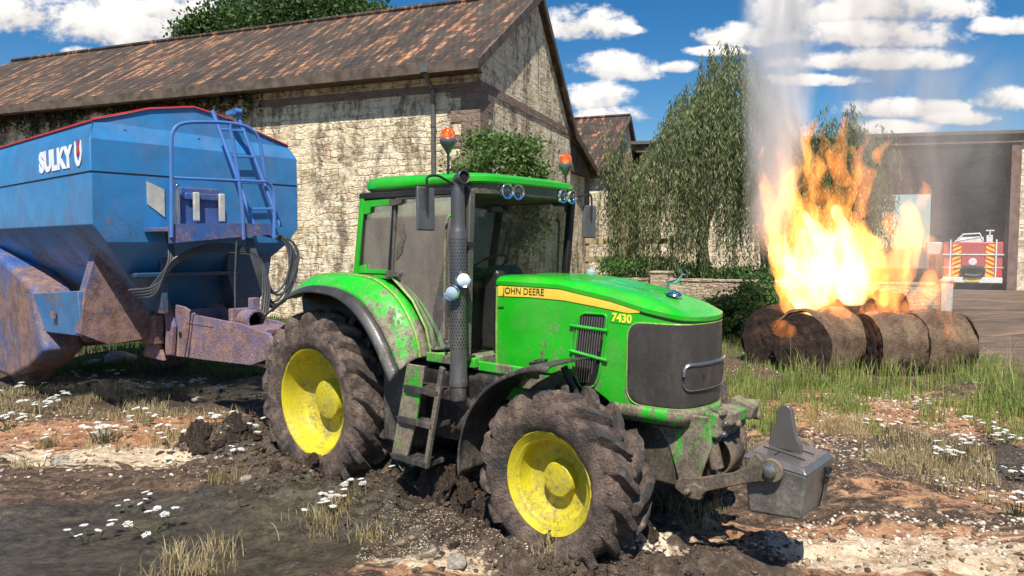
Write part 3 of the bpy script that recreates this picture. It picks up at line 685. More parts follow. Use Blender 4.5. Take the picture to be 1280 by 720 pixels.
mb.build('heat_shield_holes', M['hole'], st, ang=None)
for z_ in (2.5, 1.5): mb = MB(); mb.bx(sx - .05, sx + .05, sy + .05, sy + .16, z_, z_ + .04); mb.build('stack_bracket', M['dark'], st)
# auxiliary lamps on the stack
for p0, d, lens, r_ in ((Vector((2.10, -.88, 2.215)), Vector((.75, -.65, .05)).normalized(), 'lens_light', .066), (Vector((2.045, -.95, 2.105)), Vector((.35, -.93, 0)).normalized(), 'lens_blue', .066)):
    mb = MB(); mb.lathe([(.03, -.08), (.055, -.06), (r_, -.01), (r_ + .003, .02)], p0, d, 24); al = mb.build('side_lamp', M['mirror'], tr)
    mb = MB(); mb.lathe([(r_, .015), (r_ + .006, .025), (r_, .04), (r_ - .01, .035)], p0, d, 24, closed_ends=False); mb.build('lamp_ring', M['chrome'], al)
    mb = MB(); mb.lathe([(r_ - .006, .028), (r_ * .6, .042), (.002, .05)], p0, d, 24); mb.build('lens', M[lens], al)
# mirrors
for sg, xm, ym, zm, xa in ((-1, 1.99, 1.21, 2.81, 2.02), (1, 1.9, 1.30, 2.77, 1.95)):
    mb = MB(); mb.tube(catmull([(xa, sg * .84, 3.0), (xa, sg * 1.0, 3.06), (xm + .02, sg * (ym - .12), 3.09), (xm + .03, sg * (ym), 3.07), (xm + .03, sg * (ym + .01), 3.0), (xm + .03, sg * (ym + .01), 2.8)], 22) if sg < 0 else catmull([(xa - .15, sg * .74, 3.0), (xa, sg * 1.0, 3.03), (xm + .02, sg * (ym - .05), 3.06), (xm + .03, sg * (ym), 3.03), (xm + .03, sg * ym, 2.8)], 22), .011, 8); ar = mb.build('mirror_arm', M['dark'], tr)
    mb = MB(); mb.box((xm, sg * ym, zm), (.03, .215, .36), Matrix.Rotation(-.1 * sg, 3, 'Z')); mb.build('mirror', M['mirror'], tr, bevel=.02, seg=4)
# steps
st_ = MB(); st_.prism([(1.50, 1.44), (1.73, 1.44), (1.62, .95), (1.50, .60), (1.42, .54), (1.27, .56)], -1.0, -.975); steps = st_.build('step_ladder', M['green_low'], tr, bevel=.006)
for x0, x1, z in ((1.47, 1.94, 1.235), (1.38, 1.85, .935), (1.28, 1.77, .575)):
    mb = MB(); mb.prism(rpoly([(x0, z + .012), (x1, z + .012), (x1, z - .035), (x0 + .03, z - .035)], .008), -1.03, -.80)
    t = mb.build('step_tread', M['grey_plastic'], steps, bevel=.005)
    mb = MB()
    for i in range(7): mb.bx(x0 + .03, x1 - .02, -1.02 + i * .032, -1.008 + i * .032, z + .012, z + .018)
    mb.tube(catmull([(x0 + .05, -.99, z - .03), (x0 + .09, -.99, z - .10), (x0 + .15, -.99, z - .14), (x0 + .16, -.99, z - .10)], 10), .008, 6); mb.build('tread_grip', M['grey_plastic'], t)
mb = MB(); mb.prism([(1.955, 1.47), (2.0, 1.45), (1.78, .53), (1.735, .55)], -1.03, -.99); mb.build('step_rail', M['frame_grey'], steps, bevel=.006)
mb = MB(); mb.bx(1.3, 2.35, -.72, -.3, .72, 1.38); mb.build('fuel_tank', M['dark'], tr, bevel=.06, seg=4)
mb = MB(); mb.bx(.98, 1.46, -.86, -.66, .62, 1.42); mb.build('battery_box', M['grey_plastic'], tr, bevel=.03)
mb = MB()
for i in range(4): mb.tube(catmull([(2.12, -.62 - .02 * i, 1.25), (2.1 - .02 * i, -.78, 1.05), (2.05 - .03 * i, -.82, .9), (1.95 - .04 * i, -.76, .82 + .02 * i)], 12), .012, 6)
mb.build('hydraulic_hoses', M['dark'], tr)
mb = MB(); mb.tube([(2.02, -.86, 1.18), (2.02, -.70, 1.05), (2.02, -.4, 1.05)], .06, 12); mb.build('exhaust_elbow', M['stack'], tr)
# rear hitch
mb = MB(); mb.bx(-1.15, -.6, -.08, .08, .55, .62); mb.box((-.8, -.35, .75), (.5, .05, .07)); mb.box((-.8, .35, .75), (.5, .05, .07)); mb.build('drawbar_hitch', M['dark'], tr, bevel=.01)

# ================================================================== front ballast weight (hangs on the arms: a thing of its own)
wt = empty('ballast_weight', t2w(4.6, 0, .6), TYAW); tag(wt, 'grey block-shaped ballast weight carried on the front arms of the green tractor', 'ballast weight')
X0, X1, Y = -.24, .20, .30
mb = MB(); mb.hexa([(X0 + .03, -Y + .03, -.03), (X1 - .035, -Y + .03, 0.0), (X1 - .035, Y - .03, 0.0), (X0 + .03, Y - .03, -.03), (X0, -Y, .38), (X1 + .01, -Y, .33), (X1 + .01, Y, .33), (X0, Y, .38)])
wb = mb.build('body', M['weight'], wt, bevel=.022, seg=4, fixn=True)
mb = MB(); mb.hexa([(X0 - .01, -Y - .005, .375), (X1 + .015, -Y - .005, .325), (X1 + .015, Y + .005, .325), (X0 - .01, Y + .005, .375), (X0 + .03, -Y + .035, .43), (X1 - .015, -Y + .03, .37), (X1 - .015, Y - .03, .37), (X0 + .03, Y - .035, .43)])
mb.build('top_cover', M['weight'], wt, bevel=.012, seg=3, fixn=True)
mb = MB(); zc = lambda x: .43 + (x - X0 - .03) * (-.06 / .395) + .001
mb.tube([(x, -.1, zc(x)) for x in (-.17, -.05, .13)], .005, 5); mb.tube([(x, .09, zc(x)) for x in (-.17, -.05, .13)], .005, 5); mb.tube([(-.05, y, zc(-.05)) for y in (-.2, -.1)], .005, 5)
mb.tube([(X1 + .012, .1, .30), (X1 - .01, .1, .1), (X1 - .03, .1, .0)], .006, 5); mb.build('seam', M['hole'], wt)
mb = MB(); mb.bx(X1 - .01, X1 + .018, .12, .23, .24, .27); mb.bx(X1 - .01, X1 + .01, .1, .2, .17, .20); mb.build('slot', M['hole'], wt)
mb = MB(); mb.prism([(-.20, .41), (-.19, .55), (-.155, .57), (-.15, .68), (-.13, .725), (-.10, .74), (-.07, .74), (-.04, .715), (-.02, .60), (.005, .50), (.03, .47), (.04, .40)], -.03, .02, 'xz'); mb.mapv(lambda x, y, z: (x + .04, y, z)); mb.build('top_link_tab', M['weight'], wt, bevel=.01, seg=3)
mb = MB()
for y in (-.31, .31): mb.lathe([(.05, 0), (.05, .03)], (-.025, y, .33), (0, -1 if y < 0 else 1, 0), 18)
mb.build('carrying_pin', M['steel'], wt)

# ================================================================== BLUE SPREADER behind the tractor
def blue(name, base, amt, zlo=.8, zhi=3.6, zg=.22, mud=(.215, .13, .098)):  # real mud, its tone darkened for the hopper's shade on the guard
    return muddy(name, base, mud, .33, amt=amt, soft=.045, zlo=zlo, zhi=zhi, zgain=zg, scale=1.3, streak=(1, 1, .6), fine=26, wt=(.36, .30, .34))
M['blue'] = blue('blue_paint', (.032, .215, .49), .415, 2.2, 3.8, .05)
M['blue_rail'] = blue('blue_rail', (.07, .20, .55), .40, 1.9, 3.9, .05)
M['blue_mud'] = blue('blue_paint_muddy', (.035, .11, .34), .50, .8, 3.0, .05)
M['blue_dark'] = blue('blue_paint_under', (.02, .07, .15), .43, .8, 3.2, .1)
M['rust'] = muddy('rusty_mud', (.15, .14, .27), (.30, .175, .125), .8, amt=.50, soft=.08, zlo=.4, zhi=2, zgain=.03, scale=4, fine=30, streak=(1, 1, 1), mudbump=1., wt=(.34, .30, .36))
M['red'] = simple('red_trim', (.55, .03, .03), .45)
M['white'] = simple('white_vinyl', (.85, .86, .88), .4, var=.04, bump=.02)
M['pale'] = simple('pale_plastic', (.48, .47, .42), .5, var=.15)
SX = 6.2
sp = empty('fertiliser_spreader', t2w(-SX, 0, 0), TYAW); tag(sp, 'blue trailed spreader with rusty muddy drawbar standing between the barn and the tractor', 'farm trailer')
def S_(mb, name, mat, parent=None, **k):
    mb.mapv(lambda x, y, z: (x + SX, y, z)); return mb.build(name, mat, parent or sp, **k)
xb = -9.9
TOPL = [(-1.50, 4.20), (-.75, 4.45), (-.1, 4.57), (.3, 4.50), (1.0, 4.30), (1.47, 4.165)]
rings = [(4.20, -4.30, 1.49), (3.95, -4.19, 1.58), (2.80, -4.19, 1.58), (2.55, -4.22, 1.40), (2.22, -4.50, 1.12), (1.5, -5.0, .5)]
mb = MB(); V = []
for z, xf, hw in rings:
    zr = -.05 if z > 4 else 0
    V += [(xf, -hw, z), (xf, hw, z + zr), (xb, hw, z + zr), (xb, -hw, z)]
F = []
for i in range(len(rings) - 1):
    for k in range(4): F.append((i * 4 + k, i * 4 + (k + 1) % 4, (i + 1) * 4 + (k + 1) % 4, (i + 1) * 4 + k))
F.append(tuple((len(rings) - 1) * 4 + k for k in range(4)))
n0 = len(V); V += [(-4.305, y, z) for y, z in TOPL] + [(xb, y, z) for y, z in TOPL]
k = len(TOPL)
F.append((1, 0) + tuple(n0 + i for i in range(k))); F.append((3, 2) + tuple(n0 + k + i for i in reversed(range(k))))
mb.add(V, F); hop = S_(mb, 'hopper', M['blue'], bevel=.012, fixn=True, ang=20)
mb = MB(); mb.grid([[(-4.28, y * 1.003, z + .004) for y, z in TOPL], [(xb + .01, y * 1.003, z + .004) for y, z in TOPL]]); S_(mb, 'tarpaulin', M['blue_dark'], hop, solid=.01)
mb = MB(); mb.tube([(-4.30, y, z + .015) for y, z in TOPL], .018, 6); mb.tube([(-4.3, -1.505, 4.205), (xb, -1.505, 4.205)], .018, 6); mb.tube([(-4.3, 1.475, 4.175), (xb, 1.475, 4.175)], .018, 6); S_(mb, 'red_edge', M['red'], hop)
mb = MB(); mb.tube([(xb, -1.583, 3.51), (-4.187, -1.583, 3.51), (-4.187, 1.583, 3.51), (xb, 1.583, 3.51)], .009, 6); S_(mb, 'seam', M['hole'], hop)
text_obj('lettering', 'SULKY', .40, M['white'], hop, basis((-5.53 + SX, -1.588, 3.745), (1, 0, 0), (0, 0, 1)), .003, sx=1.16, bold=.022)
# emblem: two flame-like strokes round a red drop
def EM(pl): 
    m = MB(); m.prism(pl, -1.594, -1.584); return m
t_ = [(-.11, .17), (-.135, .02), (-.115, -.1), (-.05, -.17), (.0, -.18), (.05, -.17), (.115, -.1), (.135, .02), (.11, .17), (.075, .09), (.08, -.02), (.05, -.09), (0, -.115), (-.05, -.09), (-.08, -.02), (-.075, .09)]
S_(EM([(x - 4.60, z + 3.78) for x, z in t_]), 'emblem', M['white'], hop)
S_(EM([(x - 4.60, z + 3.80) for x, z in [(-.015, .17), (-.02, .05), (-.05, 0), (-.02, -.07), (0, .0), (.02, -.07), (.05, .0), (.02, .05), (.015, .17)]]), 'emblem_mark', M['red'], hop)
for y, z in ((-1.1, 4.1), (-.05, 4.1), (.55, 4.0)):
    mb = MB(); mb.lathe([(.035, 0), (.03, .012), (.01, .015)], (-4.27, y, z), (1, 0, 0), 12); S_(mb, 'rivet_cap', M['blue_mud'], hop)
# sight window and levers
mb = MB(); mb.prism([(-.86, 3.42), (-.62, 3.32), (-.62, 2.92), (-.86, 3.10)], -4.19, -4.175, 'yz'); S_(mb, 'sight_window', M['pale'])
mb = MB(); mb.bx(-4.19, -4.05, -.45, .15, 2.80, 3.36); mb.bx(-4.1, -4.0, -.40, .1, 3.18, 3.28); S_(mb, 'control_cabinet', M['blue_mud'], bevel=.015)
for y, m_ in ((-.60, 'steel'), (-.52, 'steel'), (-.25, 'pale'), (.14, 'pale')):
    mb = MB(); mb.box((-3.98, y, 3.08), (.05, .05 if m_ == 'steel' else .09, .62 if m_ == 'steel' else .42)); S_(mb, 'lever_post', M[m_], bevel=.012)
mb = MB(); mb.tube([(-3.95, -.6, 3.35), (-3.9, -.58, 3.5), (-3.95, -.52, 3.52)], .012, 6); S_(mb, 'lever_handle', M['steel'])
# platform, hoop rail, ladder
mb = MB(); mb.hexa([(-4.19, -.92, 2.70), (-3.38, -.92, 2.70), (-3.38, .62, 2.70), (-4.19, .62, 2.70), (-4.19, -.92, 2.76), (-3.38, -.92, 2.76), (-3.38, .62, 2.76), (-4.19, .62, 2.76)])
pf = S_(mb, 'platform', M['blue_mud'], bevel=.008)
mb = MB(); mb.prism([(-.93, 2.54), (-.1, 2.62), (.64, 2.68), (.64, 2.84), (-.2, 2.83), (-.93, 2.80)], -3.39, -3.37, 'yz'); S_(mb, 'toe_board', M['blue_mud'], pf)
mb = MB()
hp = catmull([(-3.36, -.90, 2.62), (-3.36, -.885, 3.2), (-3.36, -.87, 3.85), (-3.36, -.83, 4.06), (-3.36, -.68, 4.17), (-3.36, -.3, 4.23), (-3.36, 0, 4.25), (-3.36, .25, 4.22), (-3.36, .40, 4.10), (-3.36, .46, 3.85), (-3.36, .52, 3.5), (-3.36, .64, 3.3), (-3.36, .63, 2.62)], 60)
mb.tube(hp, .026, 10); mb.tube(catmull([(-3.36, -.04, 4.25), (-3.36, .02, 3.9), (-3.36, .09, 3.4), (-3.36, .13, 3.0), (-3.36, .14, 2.6)], 20), .026, 10); mb.tube([(-3.36, -.88, 3.42), (-3.36, .55, 3.46)], .02, 10)
S_(mb, 'hoop_rail', M['blue_rail'])
mb = MB()
for y0, y1 in ((.05, .42), (.44, .86)): mb.tube([(-4.02, y0, 4.52), (-3.80, (y0 + y1) / 2, 3.7), (-3.55, y1, 2.80)], .03, 6)
for i in range(4):
    t = .16 + i * .23; x = -4.02 + .47 * t; z = 4.52 - 1.72 * t; mb.tube([(x, .05 + .37 * t, z), (x, .44 + .42 * t, z + .02)], .02, 6)
mb.box((-4.1, .42, 4.55), (.3, .08, .06)); mb.lathe([(.05, -.05), (.05, .05)], (-3.98, .43, 4.55), (0, 1, 0), 12); S_(mb, 'ladder', M['blue_rail'])
# guards and boxes
mb = MB(); gp_ = [(-1.2, 2.60), (-.78, 2.42), (-.3, 2.04), (-.42, 1.73), (-.57, 1.08), (-1.14, 1.05), (-1.51, 1.24), (-1.42, 1.88)]
mb.prism(gp_, -5.05, -5.0, 'yz'); mb.prism([(-1.2, 2.60), (-1.42, 1.88), (-1.51, 1.24), (-1.47, 1.24), (-1.38, 1.88), (-1.17, 2.58)], -5.22, -5.05, 'yz'); S_(mb, 'front_guard', M['blue_mud'], bevel=.008)
mb = MB(); mb.hexa([(-7.1, -1.45, 1.12), (-5.06, -1.48, 1.2), (-5.06, -.85, 1.2), (-7.1, -.85, 1.12), (-7.35, -1.56, 1.72), (-5.06, -1.5, 1.86), (-5.06, -.85, 1.86), (-7.35, -.85, 1.72)]); tb_ = S_(mb, 'side_locker', M['blue'], bevel=.012)
mb = MB(); mb.bx(-6.15, -6.0, -1.53, -1.5, 1.4, 1.5); S_(mb, 'latch', M['rust'], tb_)
mb = MB(); mb.prism([(-9.9, 2.65), (-8.8, 2.38), (-7.6, 2.05), (-6.85, 1.80), (-6.75, 1.3), (-6.45, .85), (-7.2, .50), (-8.2, .22), (-9.9, .2)], -1.55, -.95); S_(mb, 'wheel_guard', M['blue_mud'], bevel=.09, seg=4)
mb = MB(); mb.prism([(-9.9, 2.65), (-8.8, 2.38), (-7.6, 2.05), (-6.85, 1.80), (-6.75, 1.3), (-9.9, 1.3)], .95, 1.5); S_(mb, 'wheel_guard', M['blue_mud'], bevel=.09, seg=4)
for y in (-1.2, 1.2):
    w = empty('trailer_wheel', (-8.3 + SX, y, .72), 0 if y < 0 else math.pi, sp)
    mb = MB(); mb.lathe([(.36, -.2), (.5, -.24), (.66, -.22), (.72, -.14), (.73, 0), (.72, .14), (.66, .22), (.5, .24), (.36, .2)], (0, 0, 0), (0, -1, 0), 40, closed_ends=False); mb.build('tyre', M['tyre'], w)
    mb = MB(); mb.lathe([(.37, .18), (.34, .16), (.3, .05), (.1, .02), (.1, .08), (.02, .09)], (0, 0, 0), (0, -1, 0), 32); mb.build('rim', M['rust'], w)
mb = MB(); mb.bx(-9.5, -4.8, -.55, -.4, 1.0, 1.45); mb.bx(-9.5, -4.8, .4, .55, 1.0, 1.45); mb.bx(-8.4, -8.2, -1.1, 1.1, .65, .8); mb.bx(-5.2, -5.0, -.55, .95, 1.3, 2.0); mb.bx(-6.5, -6.3, -1.0, 1.0, .95, 1.1); S_(mb, 'chassis', M['blue_dark'], bevel=.02)
mb = MB(); mb.prism([(.45, 2.75), (1.25, 2.75), (1.1, 1.9), (.85, 1.45), (.55, 1.5), (.40, 2.1)], -4.75, -4.35, 'yz'); mb.prism([(-.6, 2.7), (-.5, 2.7), (-.5, 1.5), (-.6, 1.5)], -4.6, -4.4, 'yz'); mb.bx(-4.6, -4.3, -1.0, .6, 2.05, 2.12); S_(mb, 'hopper_support', M['blue_dark'], bevel=.015)
# drawbar
mb = MB(); db = [(-5.6, .78), (-4.4, .84), (-3.4, .88), (-2.35, .93), (-1.95, 1.05), (-1.8, 1.22), (-1.9, 1.38), (-2.6, 1.46), (-3.0, 1.47), (-3.9, 1.50), (-4.25, 1.60), (-4.5, 1.62), (-4.7, 1.45), (-5.6, 1.35)]
mb.prism(db, -.36, -.31); mb.prism(db, .16, .21); mb.bx(-5.6, -4.3, -.31, .16, .84, .90); mb.bx(-5.6, -4.6, -.31, .16, 1.32, 1.37); mb.bx(-3.3, -2.0, -.31, .16, 1.36, 1.42); mb.bx(-4.3, -2.0, -.31, .16, .92, .96); mb.bx(-4.3, -4.2, -.31, .16, 1.2, 1.56)
mb.bx(-4.16, -3.35, -.368, -.36, 1.36, 1.40)
dbo = S_(mb, 'drawbar', M['rust'], bevel=.012)
mb = MB(); mb.lathe([(.045, 0), (.045, .01)], (-4.35, -.362, 1.18), (0, -1, 0), 16); S_(mb, 'drawbar_hole', M['hole'], dbo)
mb = MB(); mb.prism([(-5.45, .75), (-4.75, .75), (-4.9, 1.0), (-5.0, 1.75), (-5.2, 1.75), (-5.35, 1.1)], -.46, -.40); mb.prism([(-4.72, .86), (-4.5, .86), (-4.42, 1.3), (-4.62, 1.68), (-4.75, 1.68), (-4.68, 1.3)], -.44, -.38); S_(mb, 'stand_bracket', M['rust'], dbo, bevel=.01)
mb = MB(); mb.lathe([(.15, -.55), (.15, 0), (.125, .0), (.125, -.5)], (-2.6, -.1, 1.48), (1, -.05, 0), 28, closed_ends=False); pp = S_(mb, 'hitch_tube', M['rust'], dbo)
mb = MB(); mb.lathe([(.126, -.2), (.01, -.2)], (-2.6, -.1, 1.48), (1, -.05, 0), 24); S_(mb, 'tube_inside', M['hole'], pp)
mb = MB(); mb.box((-2.98, -.12, 1.46), (.10, .36, .36)); mb.box((-2.78, -.05, 1.70), (.12, .12, .18)); S_(mb, 'tube_bracket', M['rust'], dbo, bevel=.015)
mb = MB(); mb.tube([(-2.1, -.05, 1.05), (-1.5, -.03, .72), (-1.0, 0, .66)], .06, 10); S_(mb, 'hitch_eye', M['rust'], dbo)
# hoses
mb = MB(); r_ = random.Random(4)
for i in range(9):
    a = r_.uniform(-.06, .06); b = r_.uniform(-.12, .14)
    mb.tube(catmull([(-3.5, .30 + a, 2.62), (-3.4, .36 + a, 2.25), (-3.35, .50 + a, 1.78 + b), (-3.35, .66 + a, 1.68 + b), (-3.35, .84 + a, 1.85 + b), (-3.38, .98 + a * 1.6, 2.25 + b), (-3.45, .90 + a, 2.58 + b * .3), (-3.6, .62 + a, 2.68)], 40), .017, 7)
for i in range(4):
    a = i * .035
    mb.tube(catmull([(-3.9, -1.15 - a, 1.80 + a), (-3.7, -.98, 1.86 + a), (-3.6, -.80 + a, 2.30), (-3.5, -.35, 2.52 - a), (-3.45, .1, 2.5 - a), (-3.4, .42, 2.3), (-3.3, .50 - a, 1.9), (-3.2, .40 - a, 1.5)], 40), .016, 7)
for i in range(3): mb.tube(catmull([(-3.9, -.75 + .03 * i, 2.75), (-3.7, -.8 + .03 * i, 2.3), (-3.8, -1.0, 1.95 - .04 * i)], 16), .014, 6)
mb.tube(catmull([(-3.4, .05, 2.6), (-3.38, .0, 2.0), (-3.3, -.05, 1.5)], 12), .014, 6)
M['hose'] = simple('hose_rubber', (.06, .065, .07), .35)
S_(mb, 'hydraulic_hoses', M['hose'])

# ================================================================== BUILDINGS
def stone_mat(name, c1, c2, c3, mortar, scale=1.0, rough=.95, stain=.6, bw=.55, bh=.22, redpatch=.0):
    g = G(name); c = g.coord(); x, y, z = g.sep(c)
    u = g.math('ADD', x, y)
    dn = g.math('MULTIPLY', g.math('SUBTRACT', g.noise(c, 1.6, 5, .6), .5), .34)
    dn2 = g.math('MULTIPLY', g.math('SUBTRACT', g.noise(c, 1.7, 4, .6, .5), .5), .5)
    v = g.comb(g.math('ADD', u, dn2), g.math('ADD', z, dn), 0)
    b = g.n('ShaderNodeTexBrick'); g.l(v, b.inputs['Vector']); b.inputs['Scale'].default_value = 1
    b.inputs['Brick Width'].default_value = bw * scale; b.inputs['Row Height'].default_value = bh * scale; b.inputs['Mortar Size'].default_value = .022 * scale; b.inputs['Mortar Smooth'].default_value = .8; b.inputs['Bias'].default_value = 0
    b.offset = .5; b.squash = 1.3; b.squash_frequency = 3
    b.inputs['Color1'].default_value = (0, 0, 0, 1); b.inputs['Color2'].default_value = (1, 1, 1, 1); b.inputs['Mortar'].default_value = (.5, .5, .5, 1)
    pert = b.outputs['Color']
    nz = g.noise(c, 1.1, 6, .65, .4); nf = g.noise(c, 9, 6, .7)
    t = g.math('ADD', g.math('MULTIPLY', g.sep(pert)[0], .22), g.math('ADD', g.math('MULTIPLY', nz, .55), g.math('MULTIPLY', nf, .5)))
    col = g.ramp(t, [(.42, c3), (.56, c2), (.68, c1)])
    jm = g.rng(g.noise(c, .8, 5, .65, .6), .40, .58, 0., .75)
    col = g.mix(g.math('MULTIPLY', b.outputs['Fac'], jm), col, mortar)
    # dark weather stains and lichen, running down
    st = g.noise(g.mapping(c, (1, 1, .3)), 1.5, 7, .7, .6); sp_ = g.noise(g.mapping(c, (1, 1, .7)), 6, 5, .75)
    sm = g.rng(g.math('ADD', g.math('MULTIPLY', st, .6), g.math('MULTIPLY', sp_, .4)), .47, .60, 0, stain)
    col = g.mix(sm, col, (.10, .075, .05))
    if redpatch:
        rm = g.rng(g.noise(c, .8, 5, .7, .3), .60, .68, 0, redpatch); col = g.mix(rm, col, g.mix(nf, (.22, .09, .055), (.34, .17, .11)))
    h = g.math('ADD', g.math('MULTIPLY', g.math('MULTIPLY', g.math('SUBTRACT', 1, b.outputs['Fac']), jm), 1.1), g.math('MULTIPLY', nf, 1.6))
    return g.done(g.bsdf(col, rough, 0, g.bump(h, .9, .06)))
M['barn_wall'] = stone_mat('barn_stone', (.92, .80, .57), (.78, .64, .42), (.36, .25, .15), (.40, .29, .17), 1., stain=.8, redpatch=.8, bw=.62, bh=.21)
M['wall2'] = stone_mat('far_stone', (.82, .72, .54), (.68, .57, .41), (.44, .35, .25), (.42, .35, .25), 1.4, stain=.6)
M['low_wall'] = stone_mat('low_wall_stone', (.58, .48, .35), (.46, .36, .25), (.26, .2, .14), (.22, .17, .12), .9, stain=.4, bw=.4, bh=.13)
M['brick'] = stone_mat('brown_brick', (.30, .21, .165), (.25, .17, .135), (.19, .13, .10), (.30, .25, .2), .7, stain=.3, bw=.6, bh=.30)
def roof_mat(name, seed=0):
    g = G(name); c = g.coord(); x, y, z = g.sep(c)
    v = g.comb(g.math('ADD', x, g.math('MULTIPLY', g.noise(c, 3, 2), .03)), g.math('MULTIPLY', z, 1.75), 0)
    b = g.n('ShaderNodeTexBrick'); g.l(v, b.inputs['Vector']); b.inputs['Scale'].default_value = 1
    b.inputs['Brick Width'].default_value = .24; b.inputs['Row Height'].default_value = .34; b.inputs['Mortar Size'].default_value = .018; b.inputs['Mortar Smooth'].default_value = .3
    b.inputs['Color1'].default_value = (0, 0, 0, 1); b.inputs['Color2'].default_value = (1, 1, 1, 1); b.inputs['Mortar'].default_value = (0, 0, 0, 1)
    s1 = g.noise(g.mapping(g.comb(x, g.math('MULTIPLY', z, 1.75), seed), (3.2, .38, 1)), 1.0, 4, .62, .1)
    s2 = g.noise(c, .25, 4)
    t = g.math('ADD', g.math('MULTIPLY', g.sep(b.outputs['Color'])[0], .12), g.math('ADD', g.math('MULTIPLY', s1, .78), g.math('MULTIPLY', s2, .25)))
    col = g.ramp(t, [(.42, (.028, .022, .019)), (.57, (.066, .046, .035)), (.63, (.12, .07, .046)), (.66, (.32, .14, .065)), (.76, (.44, .25, .14))])
    col = g.mix(g.rng(g.noise(c, .6, 5, .7), .50, .68, 0, .65), col, (.085, .082, .06))
    col = g.mix(g.math('MULTIPLY', b.outputs['Fac'], .6), col, (.02, .015, .012))
    h = g.math('ADD', g.math('FRACT', g.math('MULTIPLY', g.math('MULTIPLY', z, 1.75), 1 / .34)), g.math('MULTIPLY', g.noise(c, 12, 4), .6))
    h = g.math('SUBTRACT', h, b.outputs['Fac'])
    return g.done(g.bsdf(col, .85, 0, g.bump(h, .8, .05)))
M['tiles'] = roof_mat('roof_tiles'); M['tiles2'] = roof_mat('roof_tiles_far', 5)
M['old_wood'] = simple('old_wood', (.10, .075, .058), .85, var=.4, scale=3, bump=.5)
M['brown_wood'] = simple('brown_wood', (.17, .105, .085), .8, var=.3, scale=3, bump=.5)
M['fence_wood'] = simple('fence_wood', (.33, .27, .15), .85, var=.3, scale=5, bump=.5)
M['zinc'] = simple('zinc_pipe', (.16, .15, .14), .5, .5, var=.2)
BY = math.atan2(-.354, .935)
